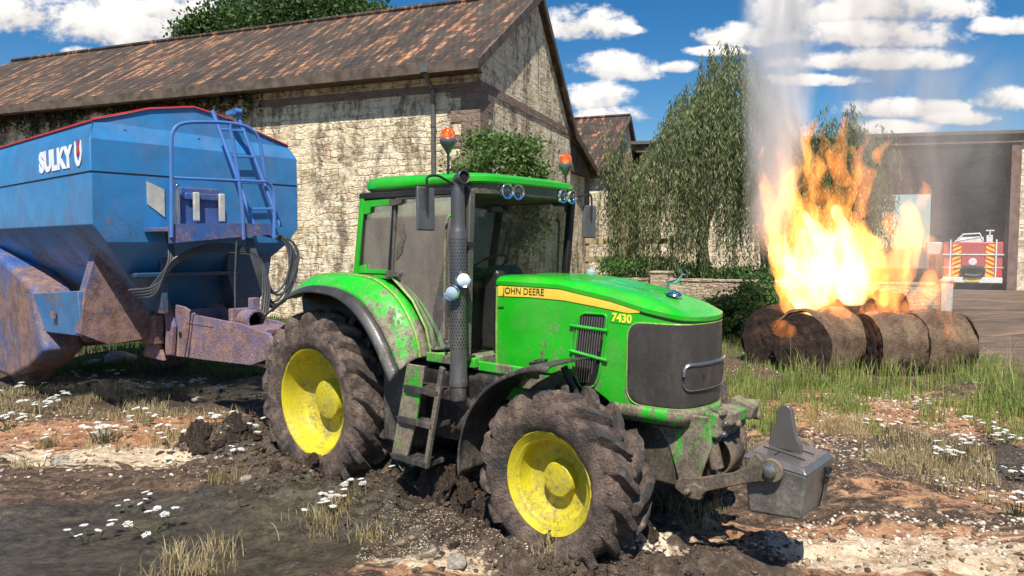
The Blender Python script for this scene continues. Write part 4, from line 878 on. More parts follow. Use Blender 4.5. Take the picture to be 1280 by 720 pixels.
def barn(name, org, label, w0, L, eave, ridge, yr, yf, zf, wall, tiles, lean=None, detail=True):
    b = empty(name, org, BY); tag(b, label, 'barn')
    ze = eave - .1
    mb = MB(); mb.bx(-L + .4, -.4, 0, .45, -.5, ze); mb.bx(-L + .4, -.4, yf - .45, yf, -.5, zf - .2)
    gp2 = [(0, -.5), (yf, -.5), (yf, zf - .15), (yr, ridge - .28), (0, ze)]
    mb.prism(gp2, -.4, 0, 'yz'); mb.prism(gp2, -L, -L + .4, 'yz'); w = mb.build('wall', wall, b)
    mb = MB(); hx = L - 3.2; t = .22
    s1 = (ridge - eave - .1) / (yr + .55)
    e0 = (-.55, eave + .02)
    mb.add([(.22, e0[0], e0[1]), (.22, yr, ridge), (-hx, yr, ridge), (-L - .5, e0[0], e0[1]), (.22, e0[0], e0[1] - t), (.22, yr, ridge - t), (-hx, yr, ridge - t), (-L - .5, e0[0], e0[1] - t)],
           [(0, 1, 2, 3), (7, 6, 5, 4), (0, 4, 5, 1), (0, 3, 7, 4), (2, 6, 7, 3)])
    q = [(yr, ridge), (yf + .1, zf)] + ([lean] if lean else [])
    for (ya, za), (yb, zb) in zip(q, q[1:]):
        x1 = .22; x2 = -hx if (ya, za) == q[0] else -L - .5
        mb.add([(x1, ya, za), (x1, yb, zb), (-L - .5, yb, zb), (x2, ya, za), (x1, ya, za - t), (x1, yb, zb - t), (-L - .5, yb, zb - t), (x2, ya, za - t)], [(0, 1, 2, 3), (7, 6, 5, 4), (0, 4, 5, 1), (1, 5, 6, 2)])
    mb.add([(-hx, yr, ridge), (-L - .5, e0[0], e0[1]), (-L - .5, yf + .1, zf)], [(0, 1, 2)])
    rf = mb.build('roof', tiles, b, fixn=False)
    mb = MB(); mb.tube([(.2, yr, ridge + .03), (-hx, yr, ridge + .03)], .11, 8); mb.build('ridge_tiles', tiles, rf)
    mb = MB(); mb.prism([(e0[0] - .02, e0[1] - t - .06), (e0[0] - .02, e0[1] + .03), (yr, ridge + .05), (yr, ridge - t - .06)], .20, .26, 'yz'); mb.prism([(yr, ridge - t - .06), (yr, ridge + .05), (yf + .12, zf + .05), (yf + .12, zf - t - .06)], .20, .26, 'yz')
    if lean: mb.prism([(yf + .1, zf - t - .1), (yf + .1, zf + .03), (lean[0], lean[1] + .03), (lean[0], lean[1] - t - .05)], .20, .26, 'yz')
    mb.build('verge_board', M['old_wood'], rf)
    mb = MB(); mb.bx(-L - .5, .26, e0[0] - .16, e0[0] - .02, e0[1] - .30, e0[1] + .02); mb.build('gutter_board', M['old_wood'], rf)
    mb = MB(); mb.bx(-L - .3, .1, e0[0], 0, e0[1] - .28, e0[1] - .24); mb.build('soffit', M['old_wood'], rf)
    if detail:
        mb = MB(); mb.bx(-8.2, .003, -.035, 0, 7.22, 7.46); mb.build('stone_band', M['brick'], w)
        mb = MB(); mb.bx(0, .035, .0, 9.75, 7.22, 7.50); mb.build('stone_band', M['brick'], w)
        mb = MB(); z = 0; k = 0
        while z < 7.2:
            a, c_ = ((.95, .6) if k % 2 else (.6, .95)); mb.bx(-a, .04, -.04, -.0, z, min(z + .36, 7.2)); mb.bx(.0, .04, 0, c_, z, min(z + .36, 7.2)); z += .37; k += 1
        mb.build('corner_stones', M['brick'], w)
        mb = MB(); mb.tube([(-1.5, -.62, 7.8), (-1.5, -.5, 7.55), (-1.5, -.12, 7.3), (-1.5, -.12, .2)], .075, 10); mb.bx(-1.62, -1.38, -.74, -.5, 7.7, 7.95); dp_ = mb.build('downpipe', M['zinc'], b)
        mb = MB()
        for z in (6.2, 4.2, 2.2): mb.lathe([(.095, -.03), (.095, .03)], (-1.5, -.12, z), (0, 0, 1), 12)
        mb.build('pipe_clip', M['zinc'], dp_)
        # lean-to end
        mb = MB(); mb.bx(-6, -.25, yf + .02, lean[0] - .25, -.5, 5.75); w2 = mb.build('lean_to_wall', wall, b)
        mb = MB(); mb.bx(-.27, -.20, yf, yf + .7, -.5, 5.74); mb.bx(-.27, -.20, lean[0] - .95, lean[0] - .2, -.5, 5.74); mb.build('corner_stones', M['brick'], w2)
        mb = MB(); mb.prism([(yf - .02, 5.76), (lean[0] - .05, 5.76), (lean[0] - .05, lean[1] - .2), (yf - .02, zf - .2)], -.15, -.05, 'yz'); mb.build('boarded_gable', M['old_wood'], w2)
    return b
barn('barn', (-.98, 22.0, 0), 'long stone barn with a brown tiled roof behind the tractor and the blue spreader', 0, 31, 7.95, 11.78, 5.3, 9.85, 7.45, M['barn_wall'], M['tiles'], lean=(14.1, 6.05))
barn('barn', (5.55, 42.0, 0), 'smaller pale barn with orange and grey tiles, beyond the long barn beside the willows', 0, 14, 7.1, 10.9, 5.3, 9.85, 7.0, M['wall2'], M['tiles2'], detail=False)
# creeper under the eave
def leaf_mat(name, a, b, trans=.35, sc=3.0):
    g = G(name); c = g.coord()
    col = g.mix(g.rng(g.noise(c, sc, 3), .35, .65), a, b); col = g.mix(g.rng(g.noise(c, sc * 9, 2), .4, .7), col, tuple(k * 1.35 for k in b))
    d = g.bsdf(col, .6); t = g.n('ShaderNodeBsdfTranslucent'); g.l(g.mix(.5, col, tuple(k * 1.6 for k in b)), t.inputs[0])
    return g.done(g.mixsh(trans, d, t.outputs[0]))
M['willow'] = leaf_mat('willow_leaves', (.095, .125, .055), (.21, .25, .11), .42, .7)
M['tree_leaf'] = leaf_mat('tree_leaves', (.022, .055, .015), (.065, .12, .025), .3, 1.2)
M['bush_leaf'] = leaf_mat('bush_leaves', (.045, .09, .02), (.12, .20, .05), .35, 2)
M['hedge_leaf'] = leaf_mat('hedge_leaves', (.03, .075, .02), (.08, .16, .035), .3, 3)
M['ivy_leaf'] = leaf_mat('creeper_leaves', (.03, .032, .02), (.06, .065, .03), .2, 2)
M['bark'] = simple('bark', (.11, .085, .065), .95, var=.5, scale=6, bump=.8, bscale=12)
M['bark_pale'] = simple('bark_pale', (.28, .24, .18), .9, var=.3, scale=6, bump=.6)
def leaves(C, size, asp=.5, droop=None, jit=.3, seed=1):
    "one folded quad per centre"
    r = np.random.default_rng(seed); n = len(C)
    d = r.normal(size=(n, 3)); d /= np.linalg.norm(d, axis=1)[:, None]
    if droop is not None: d = d * (1 - droop) + np.array([0, 0, -1.]) * droop; d /= np.linalg.norm(d, axis=1)[:, None]
    q = r.normal(size=(n, 3)); w = np.cross(d, q); w /= np.linalg.norm(w, axis=1)[:, None]
    s = size * (1 + jit * r.uniform(-1, 1, n))[:, None]; nn = np.cross(d, w)
    a = C; b = C + d * s * .5 + w * s * asp * .5 + nn * s * .06; c = C + d * s; e = C + d * s * .5 - w * s * asp * .5 + nn * s * .06
    V = np.stack([a, b, c, e], 1).reshape(-1, 3); F = np.arange(4 * n).reshape(n, 4)
    return V, F
def leaf_obj(name, C, size, mat, parent, **k):
    V, F = leaves(np.asarray(C), size, **k); me = np_mesh(name, V, F); return link_mesh(name, me, mat, parent, None)
bn = empty('wall_creeper', (-.98 + .354 * -.05, 22.0 - .05, 0), BY); tag(bn, 'dark dead creeper hanging on the barn wall under its eave', 'creeper')
r = np.random.default_rng(5); C_ = []
for i in range(560):
    x = -8.0 - 24 * r.random() ** .8; top = 7.75; ln = abs(r.normal()) * .55 * (1 + .5 * math.sin(x * 1.3) + .4 * math.sin(x * .47)) * (1.0 if x < -10 else .5) + .12
    k = int(ln * 24) + 3; z = top - np.linspace(0, ln, k); C_.append(np.stack([x + np.cumsum(r.normal(0, .03, k)), -.10 + r.normal(0, .04, k), z + r.normal(0, .03, k)], 1))
leaf_obj('leaves', np.concatenate(C_), .13, M['ivy_leaf'], bn, asp=.8)
mb = MB()
for i in range(30):
    x = -8 - i * .8; mb.tube([(x, -.03, 7.7), (x + r.normal() * .1, -.03, 7.2), (x + r.normal() * .2, -.03, 6.6)], .012, 4)
mb.build('stem', M['bark'], bn)

# low yard wall with end post and pier
def wall_between(name, a, b, h0, h1, th, mat, label, coping=True):
    ax, ay = a; bx_, by = b; L = math.dist(a, b); e = empty(name, (ax, ay, 0), math.atan2(by - ay, bx_ - ax)); tag(e, label, 'wall')
    mb = MB(); xs = np.linspace(0, L, 60); top = [h0 + (h1 - h0) * x / L + .035 * math.sin(x * 5.1) * math.sin(x * 1.7) for x in xs]
    mb.grid([[(x, -th / 2, -.3) for x in xs], [(x, -th / 2, t) for x, t in zip(xs, top)], [(x, th / 2, t) for x, t in zip(xs, top)], [(x, th / 2, -.3) for x in xs]]); mb.bx(-.01, 0.0, -th / 2, th / 2, -.3, h0); mb.build('stonework', mat, e)
    if coping:
        mb = MB(); x = 0; q = random.Random(3)
        while x < L - .4:
            w = q.uniform(.35, .6); w = min(w, L - x); t = h0 + (h1 - h0) * x / L; mb.box((x + w / 2, 0, t + .04), (w - .02, th + .08, q.uniform(.07, .11))); x += w
        mb.build('coping_stones', mat, e, bevel=.015)
    return e
wall_between('yard_wall', (3.8, 30.6), (14.35, 24.2), 1.10, 1.20, .35, M['low_wall'], 'low pale stone wall running from behind the bonnet to the burning bales')
for x, y, h, w, lab in ((14.55, 24.05, 1.32, .34, 'white stone gate post at the right end of the low wall'), (6.05, 29.1, 1.42, .72, 'square stone pier in the low wall, behind the hood ornament of the tractor')):
    e = empty('gate_post', (x, y, 0), -.5); tag(e, lab, 'post')
    mb = MB(); mb.bx(-w / 2, w / 2, -w / 2, w / 2, -.2, h); mb.build('shaft', M['low_wall'] if w > .5 else M['pale'], e, bevel=.02)
    mb = MB(); mb.bx(-w / 2 - .04, w / 2 + .04, -w / 2 - .04, w / 2 + .04, h, h + .09); mb.build('cap', M['low_wall'] if w > .5 else M['pale'], e, bevel=.02)
# timber rails
e = empty('timber_fence', (3.6, 34.5, 0), -.05); tag(e, 'weathered three-rail timber fence in front of the smaller pale barn', 'fence')
for x in (0, 2.0, 4.0): mb = MB(); mb.bx(x - .08, x + .08, -.08, .08, 0, 3.0); mb.build('post', M['fence_wood'], e, bevel=.01)
for z in (1.05, 1.9, 2.75): mb = MB(); mb.bx(-.1, 4.1, -.14, -.085, z - .13, z + .13); mb.build('rail', M['fence_wood'], e, bevel=.01)

# open shed
e = empty('open_shed', (8.0, 45.0, 0), math.atan2(-4.6, 22.0)); tag(e, 'long open-fronted farm shed with a brown beam, housing the fire engine', 'shed')
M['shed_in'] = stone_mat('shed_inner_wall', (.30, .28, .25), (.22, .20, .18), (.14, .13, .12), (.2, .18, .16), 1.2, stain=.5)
M['shed_roof'] = simple('shed_roof_sheet', (.12, .10, .085), .8, var=.3)
M['lichen'] = simple('lichen_board', (.19, .19, .075), .9, var=.4, scale=2, bump=.4)
for xa_, xb_ in ((0, 13.0), (20.9, 33)): mb = MB(); mb.bx(xa_, xb_, 0, .45, -.2, 8.3); mb.build('front_wall', M['wall2'], e)
mb = MB(); mb.bx(0, .45, .45, 12, -.2, 8.3); mb.bx(32.6, 33, .45, 12, -.2, 8.3); mb.build('end_wall', M['wall2'], e)
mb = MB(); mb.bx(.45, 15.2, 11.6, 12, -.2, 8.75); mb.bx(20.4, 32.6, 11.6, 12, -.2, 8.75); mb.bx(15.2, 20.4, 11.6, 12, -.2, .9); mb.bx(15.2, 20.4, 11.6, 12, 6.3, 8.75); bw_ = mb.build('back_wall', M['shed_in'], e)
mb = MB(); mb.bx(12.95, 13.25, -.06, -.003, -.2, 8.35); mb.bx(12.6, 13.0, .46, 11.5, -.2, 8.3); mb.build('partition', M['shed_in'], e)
mb = MB(); mb.bx(13.0, 13.35, -.1, .25, 0, 8.3); mb.build('post', M['brown_wood'], e)
mb = MB(); mb.bx(20.45, 20.95, -.15, .35, 0, 8.3); mb.build('post', M['brown_wood'], e)
mb = MB(); mb.bx(-.3, 33.2, -.25, .2, 8.3, 8.75); mb.build('beam', M['brown_wood'], e)
for y, z in ((1.2, 8.0), (3.2, 7.9), (6, 7.85)): mb = MB(); mb.bx(13.1, 20.5, y, y + .2, z - .25, z + .2); mb.build('rafter', M['lichen'] if y < 4 else M['old_wood'], e)
mb = MB(); mb.bx(-.6, 33.6, -.5, 12.6, 8.76, 8.95); mb.build('roof', M['shed_roof'], e)
mb = MB(); mb.bx(15.1, 15.2, 11.5, 12, .9, 6.3); mb.bx(20.4, 20.5, 11.5, 12, .9, 6.3); mb.bx(15.2, 20.4, 11.5, 12, 6.28, 6.36); mb.build('opening_frame', M['pale'], e)
SHED = e
# fire engine (rear view)
M['fe_red'] = simple('engine_red', (.50, .09, .085), .35, var=.08); M['fe_yellow'] = simple('reflective_yellow', (.9, .62, .03), .4, var=.05); M['fe_grey'] = simple('engine_grey', (.5, .52, .53), .4, .2); M['fe_white'] = simple('engine_white', (.75, .75, .74), .4)  # engine red is dulled: the smoke haze before it is mixed into the colour
M['fe_lamp'] = simple('lamp_red', (.7, .03, .02), .2)
fe = empty('fire_engine', (26.6, 41.6, 0), -.48); tag(fe, 'red fire engine with yellow chevrons on its rear, parked in the open shed', 'fire engine')
mb = MB(); mb.bx(-1.45, 1.45, 0, 7, .55, 2.75); mb.build('body', M['fe_red'], fe, bevel=.05)
mb = MB(); mb.bx(-1.46, 1.46, -.12, .02, .40, .72); mb.build('bumper', M['fe_white'], fe, bevel=.03)
mb = MB(); mb.bx(-.35, .35, -.16, -.12, .47, .66); mb.build('licence_plate', M['fe_yellow'], fe)
for x0 in (-1.0, .62):
    mb = MB(); mb.bx(x0, x0 + .42, -.035, -.005, .75, 2.62); cp = mb.build('chevron_panel', M['fe_yellow'], fe)
    mb = MB(); sgn = 1 if x0 < 0 else -1
    for i in range(7):
        z = .78 + i * .26; a, b = (z, z + .22) if sgn > 0 else (z + .22, z); mb.hexa([(x0, -.042, a), (x0 + .42, -.042, b), (x0 + .42, -.037, b), (x0, -.037, a), (x0, -.042, a + .11), (x0 + .42, -.042, b + .11), (x0 + .42, -.037, b + .11), (x0, -.037, a + .11)])
    mb.build('chevrons', M['fe_lamp'], cp)
mb = MB(); mb.bx(-.55, .55, -.06, -.005, 1.35, 2.0); mb.build('rear_locker', M['fe_red'], fe, bevel=.02)
mb = MB(); mb.lathe([(.2, 0), (.21, .01), (.2, .02), (.02, .02)], (0, -.06, 1.62), (0, -1, 0), 16); mb.build('crest_disc', M['fe_white'], fe)
mb = MB(); mb.tube(catmull([(-.5, -.14, 1.05), (-.45, -.16, 1.22), (0, -.18, 1.28), (.45, -.16, 1.22), (.5, -.14, 1.05), (.4, -.16, .86), (0, -.18, .80), (-.4, -.16, .86)], 30), .12, 8); mb.bx(-.5, .5, -.1, -.02, .85, 1.25); mb.build('hose_roll', M['black'], fe)
mb = MB(); mb.bx(-1.5, 1.5, -.09, -.04, 2.0, 2.07); mb.bx(-1.15, -1.08, -.09, -.04, .75, 2.9); mb.bx(1.08, 1.15, -.09, -.04, .75, 2.9); mb.bx(-1.5, 1.5, -.07, -.04, 1.27, 1.31); mb.build('hand_rails', M['fe_white'], fe)
for x in (-1.28, 1.28): mb = MB(); mb.bx(x - .12, x + .12, -.04, -.0, .8, 1.3); mb.build('rear_light', M['fe_lamp'], fe)
mb = MB(); mb.bx(-.7, .5, .1, 1.2, 2.75, 3.05); mb.tube([(-.9, .1, 2.75), (-.5, .1, 3.2), (.3, .1, 3.25), (.5, .1, 2.8)], .045, 6); mb.tube([(-.9, .1, 2.8), (.3, .1, 3.05)], .04, 6); mb.bx(.65, .95, .1, .5, 2.75, 3.15); mb.tube([(.8, .1, 3.1), (.8, .1, 3.45)], .04, 6); mb.tube([(.6, .1, 3.4), (1.0, .1, 3.4)], .04, 6); mb.build('roof_ladder', M['fe_white'], fe)
mb = MB(); mb.bx(-2.3, -1.5, .5, 2.2, 2.0, 2.75); mb.build('side_pump_unit', M['fe_grey'], fe, bevel=.05)
for x in (-1.3, 1.3):
    for y in (1.8, 5.5): mb = MB(); mb.lathe([(.3, -.15), (.5, -.14), (.52, 0), (.5, .14), (.3, .15)], (x, y, .5), (1, 0, 0), 20); mb.build('wheel', M['black'], fe)

# ================================================================== GROUND
def W(px, py): return gpt(px, py)
MOUNDS = []   # x, y, height, radius
def mw(x, y, h, r): MOUNDS.append((x, y, h, r))
for (tx, ty, h, r) in ((0, -.75, .10, .9), (3.1, -.8, .11, .7), (3.9, -.6, .10, .6), (1.4, -1.0, .14, .55), (-.9, -1.2, .16, .5), (2.3, -1.1, .12, .5), (4.3, -.1, .06, .7), (3.1, .8, .08, .6), (0, .8, .08, .8), (.05, -1.15, .05, .38), (3.15, -1.1, .07, .34), (3.45, -.9, .06, .3)):
    p = t2w(tx, ty); mw(p.x, p.y, h, r)
HEAP = [(-3.35, 8.55, .20, .36), (-3.80, 8.75, .13, .30), (-2.85, 8.05, .13, .40), (-3.1, 8.9, .18, .34), (-2.3, 7.6, .045, .45), (-1.35, 7.35, .14, .40), (-.85, 7.15, .16, .30), (-.45, 6.85, .15, .28), (-1.9, 7.5, .04, .4), (-.15, 6.5, .10, .3)]
def ground_h(x, y):
    x = np.asarray(x, float); y = np.asarray(y, float); d = np.hypot(x, y)
    far = np.clip((60 - d) / 40, 0, 1)
    h = .07 * fbm(x / 1.9, y / 1.9, None, 3, 1) + .035 * fbm(x / .55, y / .55, None, 3, 2)
    near = np.clip((16 - d) / 8, 0, 1)
    px_, py_ = W(150, 680); pud = np.exp(-(((x - px_) / 2.3) ** 2 + ((y - py_) / .75) ** 2) ** 2)
    rough = .016 * (1 - np.abs(vnoise(x / .17, y / .17, None, 4))) + .014 * fbm(x / .11, y / .11, None, 2, 6)
    slab = np.clip(fbm(x / .9, y / .35, None, 3, 21) * 3 - .3, 0, 1) * .055
    h = h + near * (rough + slab)
    h = h * (1 - .85 * pud) - .05 * pud
    for mx, my, mh, r_ in MOUNDS:
        k = np.exp(-((x - mx) ** 2 + (y - my) ** 2) / r_ ** 2); h = h + mh * k * (1 + .5 * vnoise(x / .16, y / .16, None, 8))
    for mx, my, mh, r_ in HEAP:
        k = np.exp(-(((x - mx) ** 2 + (y - my) ** 2) / r_ ** 2) ** 1.3); lump = 1 - np.abs(vnoise(x / .22, y / .22, None, 31)) * 1.1 + .5 * vnoise(x / .09, y / .09, None, 32)
        h = h + mh * k * (.45 + .8 * lump)
    return h * far
def axis(lo, hi, step, a, b, g=1.18):
    xs = list(np.arange(a, b + 1e-6, step)); s = step; v = b
    while v < hi: s *= g; v += s; xs.append(v)
    s = step; v = a; pre = []
    while v > lo: s *= g; v -= s; pre.append(v)
    return np.array(pre[::-1] + xs)
xs = axis(-900, 900, .035, -7.0, 7.5, 1.06); ys = axis(-60, 1500, .035, 3.6, 10.5, 1.045)
XX, YY = np.meshgrid(xs, ys); ZZ = ground_h(XX, YY)
nx, ny = len(xs), len(ys); idx = np.arange(nx * ny).reshape(ny, nx)
Fq = np.stack([idx[:-1, :-1], idx[:-1, 1:], idx[1:, 1:], idx[1:, :-1]], -1).reshape(-1, 4)
gm = np_mesh('ground', np.stack([XX, YY, ZZ], -1).reshape(-1, 3), Fq)
print('ground verts', nx * ny)
def ell(px, py, rx, ry, p=1):
    "soft world-space ellipse centred on a ground point"
    cx_, cy_ = W(px, py); return np.exp(-(((XX - cx_) / rx) ** 2 + ((YY - cy_) / ry) ** 2) ** p)
wet = np.clip(ell(150, 680, 2.8, .95, 2) + ell(330, 640, 1.4, .5, 2) + .6 * ell(260, 500, 2.2, 1.0) + .8 * ell(1180, 570, 1.2, .8) + .7 * ell(110, 485, 3, .8), 0, 1)
orange = np.clip(ell(110, 545, 3.0, 1.1) * 1.0 + ell(650, 700, 2.4, .5) + ell(1000, 690, 2.6, .6) + .75 * ell(1100, 520, 3.5, 2.2) + .7 * ell(480, 640, 1.3, .4) + .55 * ell(1180, 620, 1.6, .5) + .5 * ell(330, 600, .8, .5), 0, 1)
cream = np.clip(ell(560, 700, 1.1, .42) * 1.0 + ell(950, 700, 1.6, .34) + .9 * ell(160, 572, 2.4, .55) + .9 * ell(1200, 690, 1.0, .45) + .5 * ell(360, 610, .5, .15), 0, 1)
gravel = np.clip(ell(1150, 570, 1.7, .9) + .8 * ell(560, 670, 1.2, .5) + .3 * ell(1250, 440, 3, 3), 0, 1)
yard = np.clip(1 / (1 + np.exp(-(XX - (8.9 + .02 * (YY - 14))) / .8)) / (1 + np.exp(-(YY - 13.6) / .8)), 0, 1)
tr_ = np.zeros_like(XX)
for mx, my, mh, r_ in HEAP: tr_ += np.exp(-((XX - mx) ** 2 + (YY - my) ** 2) / (r_ * 1.15) ** 2)
for mx, my, mh, r_ in MOUNDS: tr_ += .8 * np.exp(-((XX - mx) ** 2 + (YY - my) ** 2) / (r_ * .8) ** 2)
mudd = np.clip(tr_, 0, 1)
grs = np.clip((np.hypot(XX, YY) > 12) * .38 * np.clip((YY - 11) / 6, 0, 1) * (1 - yard), 0, 1)
def attr(me, name, r, g, b, a):
    at = me.color_attributes.new(name, 'FLOAT_COLOR', 'POINT'); at.data.foreach_set('color', np.stack([r, g, b, a], -1).reshape(-1).astype(np.float32))
attr(gm, 'soil_a', wet, orange, cream, gravel); attr(gm, 'soil_b', mudd, yard, grs, grs * 0 + 1)
def g_ground():
    g = G('yard_soil'); c = g.coord()
    def at(n):
        a = g.n('ShaderNodeAttribute'); a.attribute_name = n; s = g.n('ShaderNodeSeparateColor'); g.l(a.outputs['Color'], s.inputs[0]); return s.outputs[0], s.outputs[1], s.outputs[2], a.outputs['Alpha']
    wet, ora, cre, gra = at('soil_a'); mud, yard, grs, _ = at('soil_b')
    n1 = g.noise(c, .9, 7, .65, .6); n2 = g.noise(g.mapping(c, (1, 2.2, 1)), 3.2, 7, .68, .8); n3 = g.noise(c, 14, 6, .7, .3); n4 = g.noise(c, 60, 4, .7)
    mixn = g.math('ADD', g.math('MULTIPLY', n2, .6), g.math('MULTIPLY', n3, .4))
    base = g.ramp(mixn, [(.36, (.020, .014, .010)), (.47, (.070, .044, .028)), (.56, (.165, .105, .064)), (.68, (.34, .235, .15))])
    oc = g.ramp(mixn, [(.34, (.10, .045, .024)), (.47, (.31, .145, .07)), (.58, (.54, .31, .165)), (.72, (.72, .53, .36))])
    cc = g.ramp(mixn, [(.34, (.28, .16, .09)), (.46, (.60, .45, .29)), (.60, (.80, .70, .52))])
    def m(fac, w, a=.35, b=.65): # weight broken up by noise
        return g.rng(g.math('ADD', fac, g.math('MULTIPLY', g.math('SUBTRACT', w, .5), 1.6)), a, b)
    col = g.mix(m(ora, n2, .38, .60), base, oc)
    col = g.mix(m(g.math('MULTIPLY', cre, .9), g.noise(g.mapping(c, (1, 2.6, 1)), 2.6, 7, .62, 1.2), .46, .58), col, cc)
    # stones and grit
    vd = g.n('ShaderNodeTexVoronoi'); g.l(g.vmath('ADD', c, g.vmath('MULTIPLY', g.noise(c, 20, 2, col=True), (.03, .03, .0))), vd.inputs['Vector']); vd.inputs['Scale'].default_value = 26
    pick = g.sep(vd.outputs['Color'])
    peb = g.math('MULTIPLY', g.rng(vd.outputs['Distance'], .42, .28), g.rng(g.math('ADD', pick[0], g.math('MULTIPLY', gra, .55)), .93, .97))
    col = g.mix(peb, col, g.ramp(pick[1], [(.0, (.16, .12, .09)), (.4, (.45, .36, .27)), (.8, (.70, .64, .54)), (1, (.8, .78, .74))]))
    vs = g.n('ShaderNodeTexVoronoi'); g.l(c, vs.inputs['Vector']); vs.inputs['Scale'].default_value = 75; pk = g.sep(vs.outputs['Color'])
    grit = g.math('MULTIPLY', g.rng(vs.outputs['Distance'], .40, .2), g.rng(g.math('ADD', pk[0], g.math('MULTIPLY', gra, .4)), .95, .99))
    col = g.mix(grit, col, g.mix(pk[1], (.35, .30, .25), (.85, .84, .8)))
    # fresh dark churned mud
    dm = g.ramp(g.math('ADD', g.math('MULTIPLY', n3, .7), g.math('MULTIPLY', n4, .3)), [(.3, (.02, .014, .010)), (.5, (.085, .060, .042)), (.66, (.22, .165, .12))])
    mf = m(mud, n3, .35, .55); col = g.mix(mf, col, dm)
    # wet olive mud
    wc = g.ramp(g.math('ADD', g.math('MULTIPLY', g.noise(g.mapping(c, (1, 1.5, 1)), 3.0, 8, .75, .8), .5), g.math('ADD', g.math('MULTIPLY', n3, .25), g.math('MULTIPLY', g.noise(c, 34, 5, .75, .6), .25))), [(.36, (.014, .013, .010)), (.46, (.040, .034, .025)), (.54, (.080, .066, .045)), (.64, (.17, .125, .065))])
    wf = m(wet, n2, .30, .55); col = g.mix(wf, col, wc)
    # thin turf and the trodden yard
    gc = g.ramp(g.math('ADD', g.math('MULTIPLY', n3, .6), g.math('MULTIPLY', n4, .4)), [(.3, (.035, .05, .015)), (.5, (.09, .11, .035)), (.7, (.18, .17, .075))])
    col = g.mix(m(grs, n1, .40, .62), col, gc)
    yn = g.noise(g.mapping(c, (.35, 1.2, 1)), .9, 7, .7, .8)
    yc_ = g.ramp(g.math('ADD', g.math('MULTIPLY', yn, .7), g.math('MULTIPLY', n3, .3)), [(.34, (.05, .035, .026)), (.45, (.12, .085, .06)), (.53, (.20, .14, .10)), (.61, (.33, .22, .14)), (.71, (.52, .42, .30))])
    col = g.mix(yard, col, yc_)
    rw = g.math('MAXIMUM', g.math('MULTIPLY', wf, .70), g.math('MULTIPLY', mf, g.rng(g.noise(c, 8, 3), .45, .65, 0, .62)))
    rough = g.math('SUBTRACT', .93, rw)
    rough = g.math('SUBTRACT', rough, g.math('MULTIPLY', yard, g.rng(yn, .36, .44, .3, 0.)))
    h = g.math('ADD', g.math('ADD', g.math('MULTIPLY', n3, 1.2), g.math('MULTIPLY', n4, .5)), g.math('ADD', g.math('MULTIPLY', peb, .5), g.math('MULTIPLY', n2, 1.)))
    h = g.math('MULTIPLY', h, g.math('SUBTRACT', 1, g.math('MULTIPLY', wf, .5)))
    nb = g.bump(h, 1.0, .035)
    return g.done(g.bsdf(col, rough, 0, nb))
go = link_mesh('ground', gm, g_ground(), None, None); gm.shade_smooth(); tag(go, kind='structure')
def gz(x, y): return float(ground_h(np.array([x]), np.array([y]))[0])

# clods of churned mud, stones
def rock_mesh(name, seed, sub=3, rough=.35, flat=.75, sharp=False):
    import bmesh
    bm = bmesh.new(); bmesh.ops.create_icosphere(bm, subdivisions=sub, radius=1)
    V = np.array([v.co[:] for v in bm.verts]); n = fbm(V[:, 0] * 1.3 + seed * 7, V[:, 1] * 1.3, V[:, 2] * 1.3, 3, seed) * rough
    n2 = (1 - np.abs(vnoise(V[:, 0] * 3.5 + seed, V[:, 1] * 3.5, V[:, 2] * 3.5, seed))) * rough * .6
    n = n + fbm(V[:, 0] * 6, V[:, 1] * 6, V[:, 2] * 6, 3, seed + 3) * rough * .30; V2 = V * (1 + n + n2)[:, None]; V2[:, 2] *= flat
    for v, p in zip(bm.verts, V2): v.co = p
    me = bpy.data.meshes.new(name); bm.to_mesh(me); bm.free(); return me
def g_clod():
    g = G('wet_clod'); c = g.coord(); n3 = g.noise(c, 3, 6, .7, .4); n4 = g.noise(c, 12, 4, .7)
    col = g.ramp(g.math('ADD', g.math('MULTIPLY', n3, .6), g.math('MULTIPLY', n4, .4)), [(.3, (.022, .015, .010)), (.46, (.085, .060, .042)), (.58, (.20, .145, .10)), (.72, (.36, .27, .19))])
    return g.done(g.bsdf(col, g.rng(n3, .4, .6, .3, .85), 0, g.bump(g.math('ADD', n3, g.math('MULTIPLY', n4, .6)), 1., .25)))
M['clod'] = g_clod()
def g_stone(name, a, b):
    g = G(name); c = g.coord(); n3 = g.noise(c, 2.5, 6, .7, .4)
    return g.done(g.bsdf(g.mix(g.rng(n3, .35, .65), a, b), .85, 0, g.bump(g.noise(c, 8, 5, .7), .7, .15)))
M['stone'] = g_stone('pale_stone', (.34, .28, .22), (.66, .60, .50)); M['stone2'] = g_stone('brown_stone', (.16, .11, .08), (.34, .25, .18))
CL = [rock_mesh('clod%d' % i, i + 1, 4, .55, .8) for i in range(4)]; ST = [rock_mesh('stone%d' % i, i + 20, 2, .3, .55) for i in range(4)]
for m_ in CL: m_.materials.append(M['clod']); m_.shade_smooth()
for m_ in ST: m_.materials.append(M['stone']); m_.shade_smooth()
rr = random.Random(12)
def put(name, me, x, y, s, zoff, label, cat, group, sq=(1, 1, 1)):
    o = bpy.data.objects.new(name, me); COL.objects.link(o); o.location = (x, y, gz(x, y) + zoff); o.scale = (s * sq[0], s * sq[1], s * sq[2]); o.rotation_euler = (rr.uniform(-.4, .4), rr.uniform(-.4, .4), rr.uniform(0, 6.28)); tag(o, label, cat, group); return o
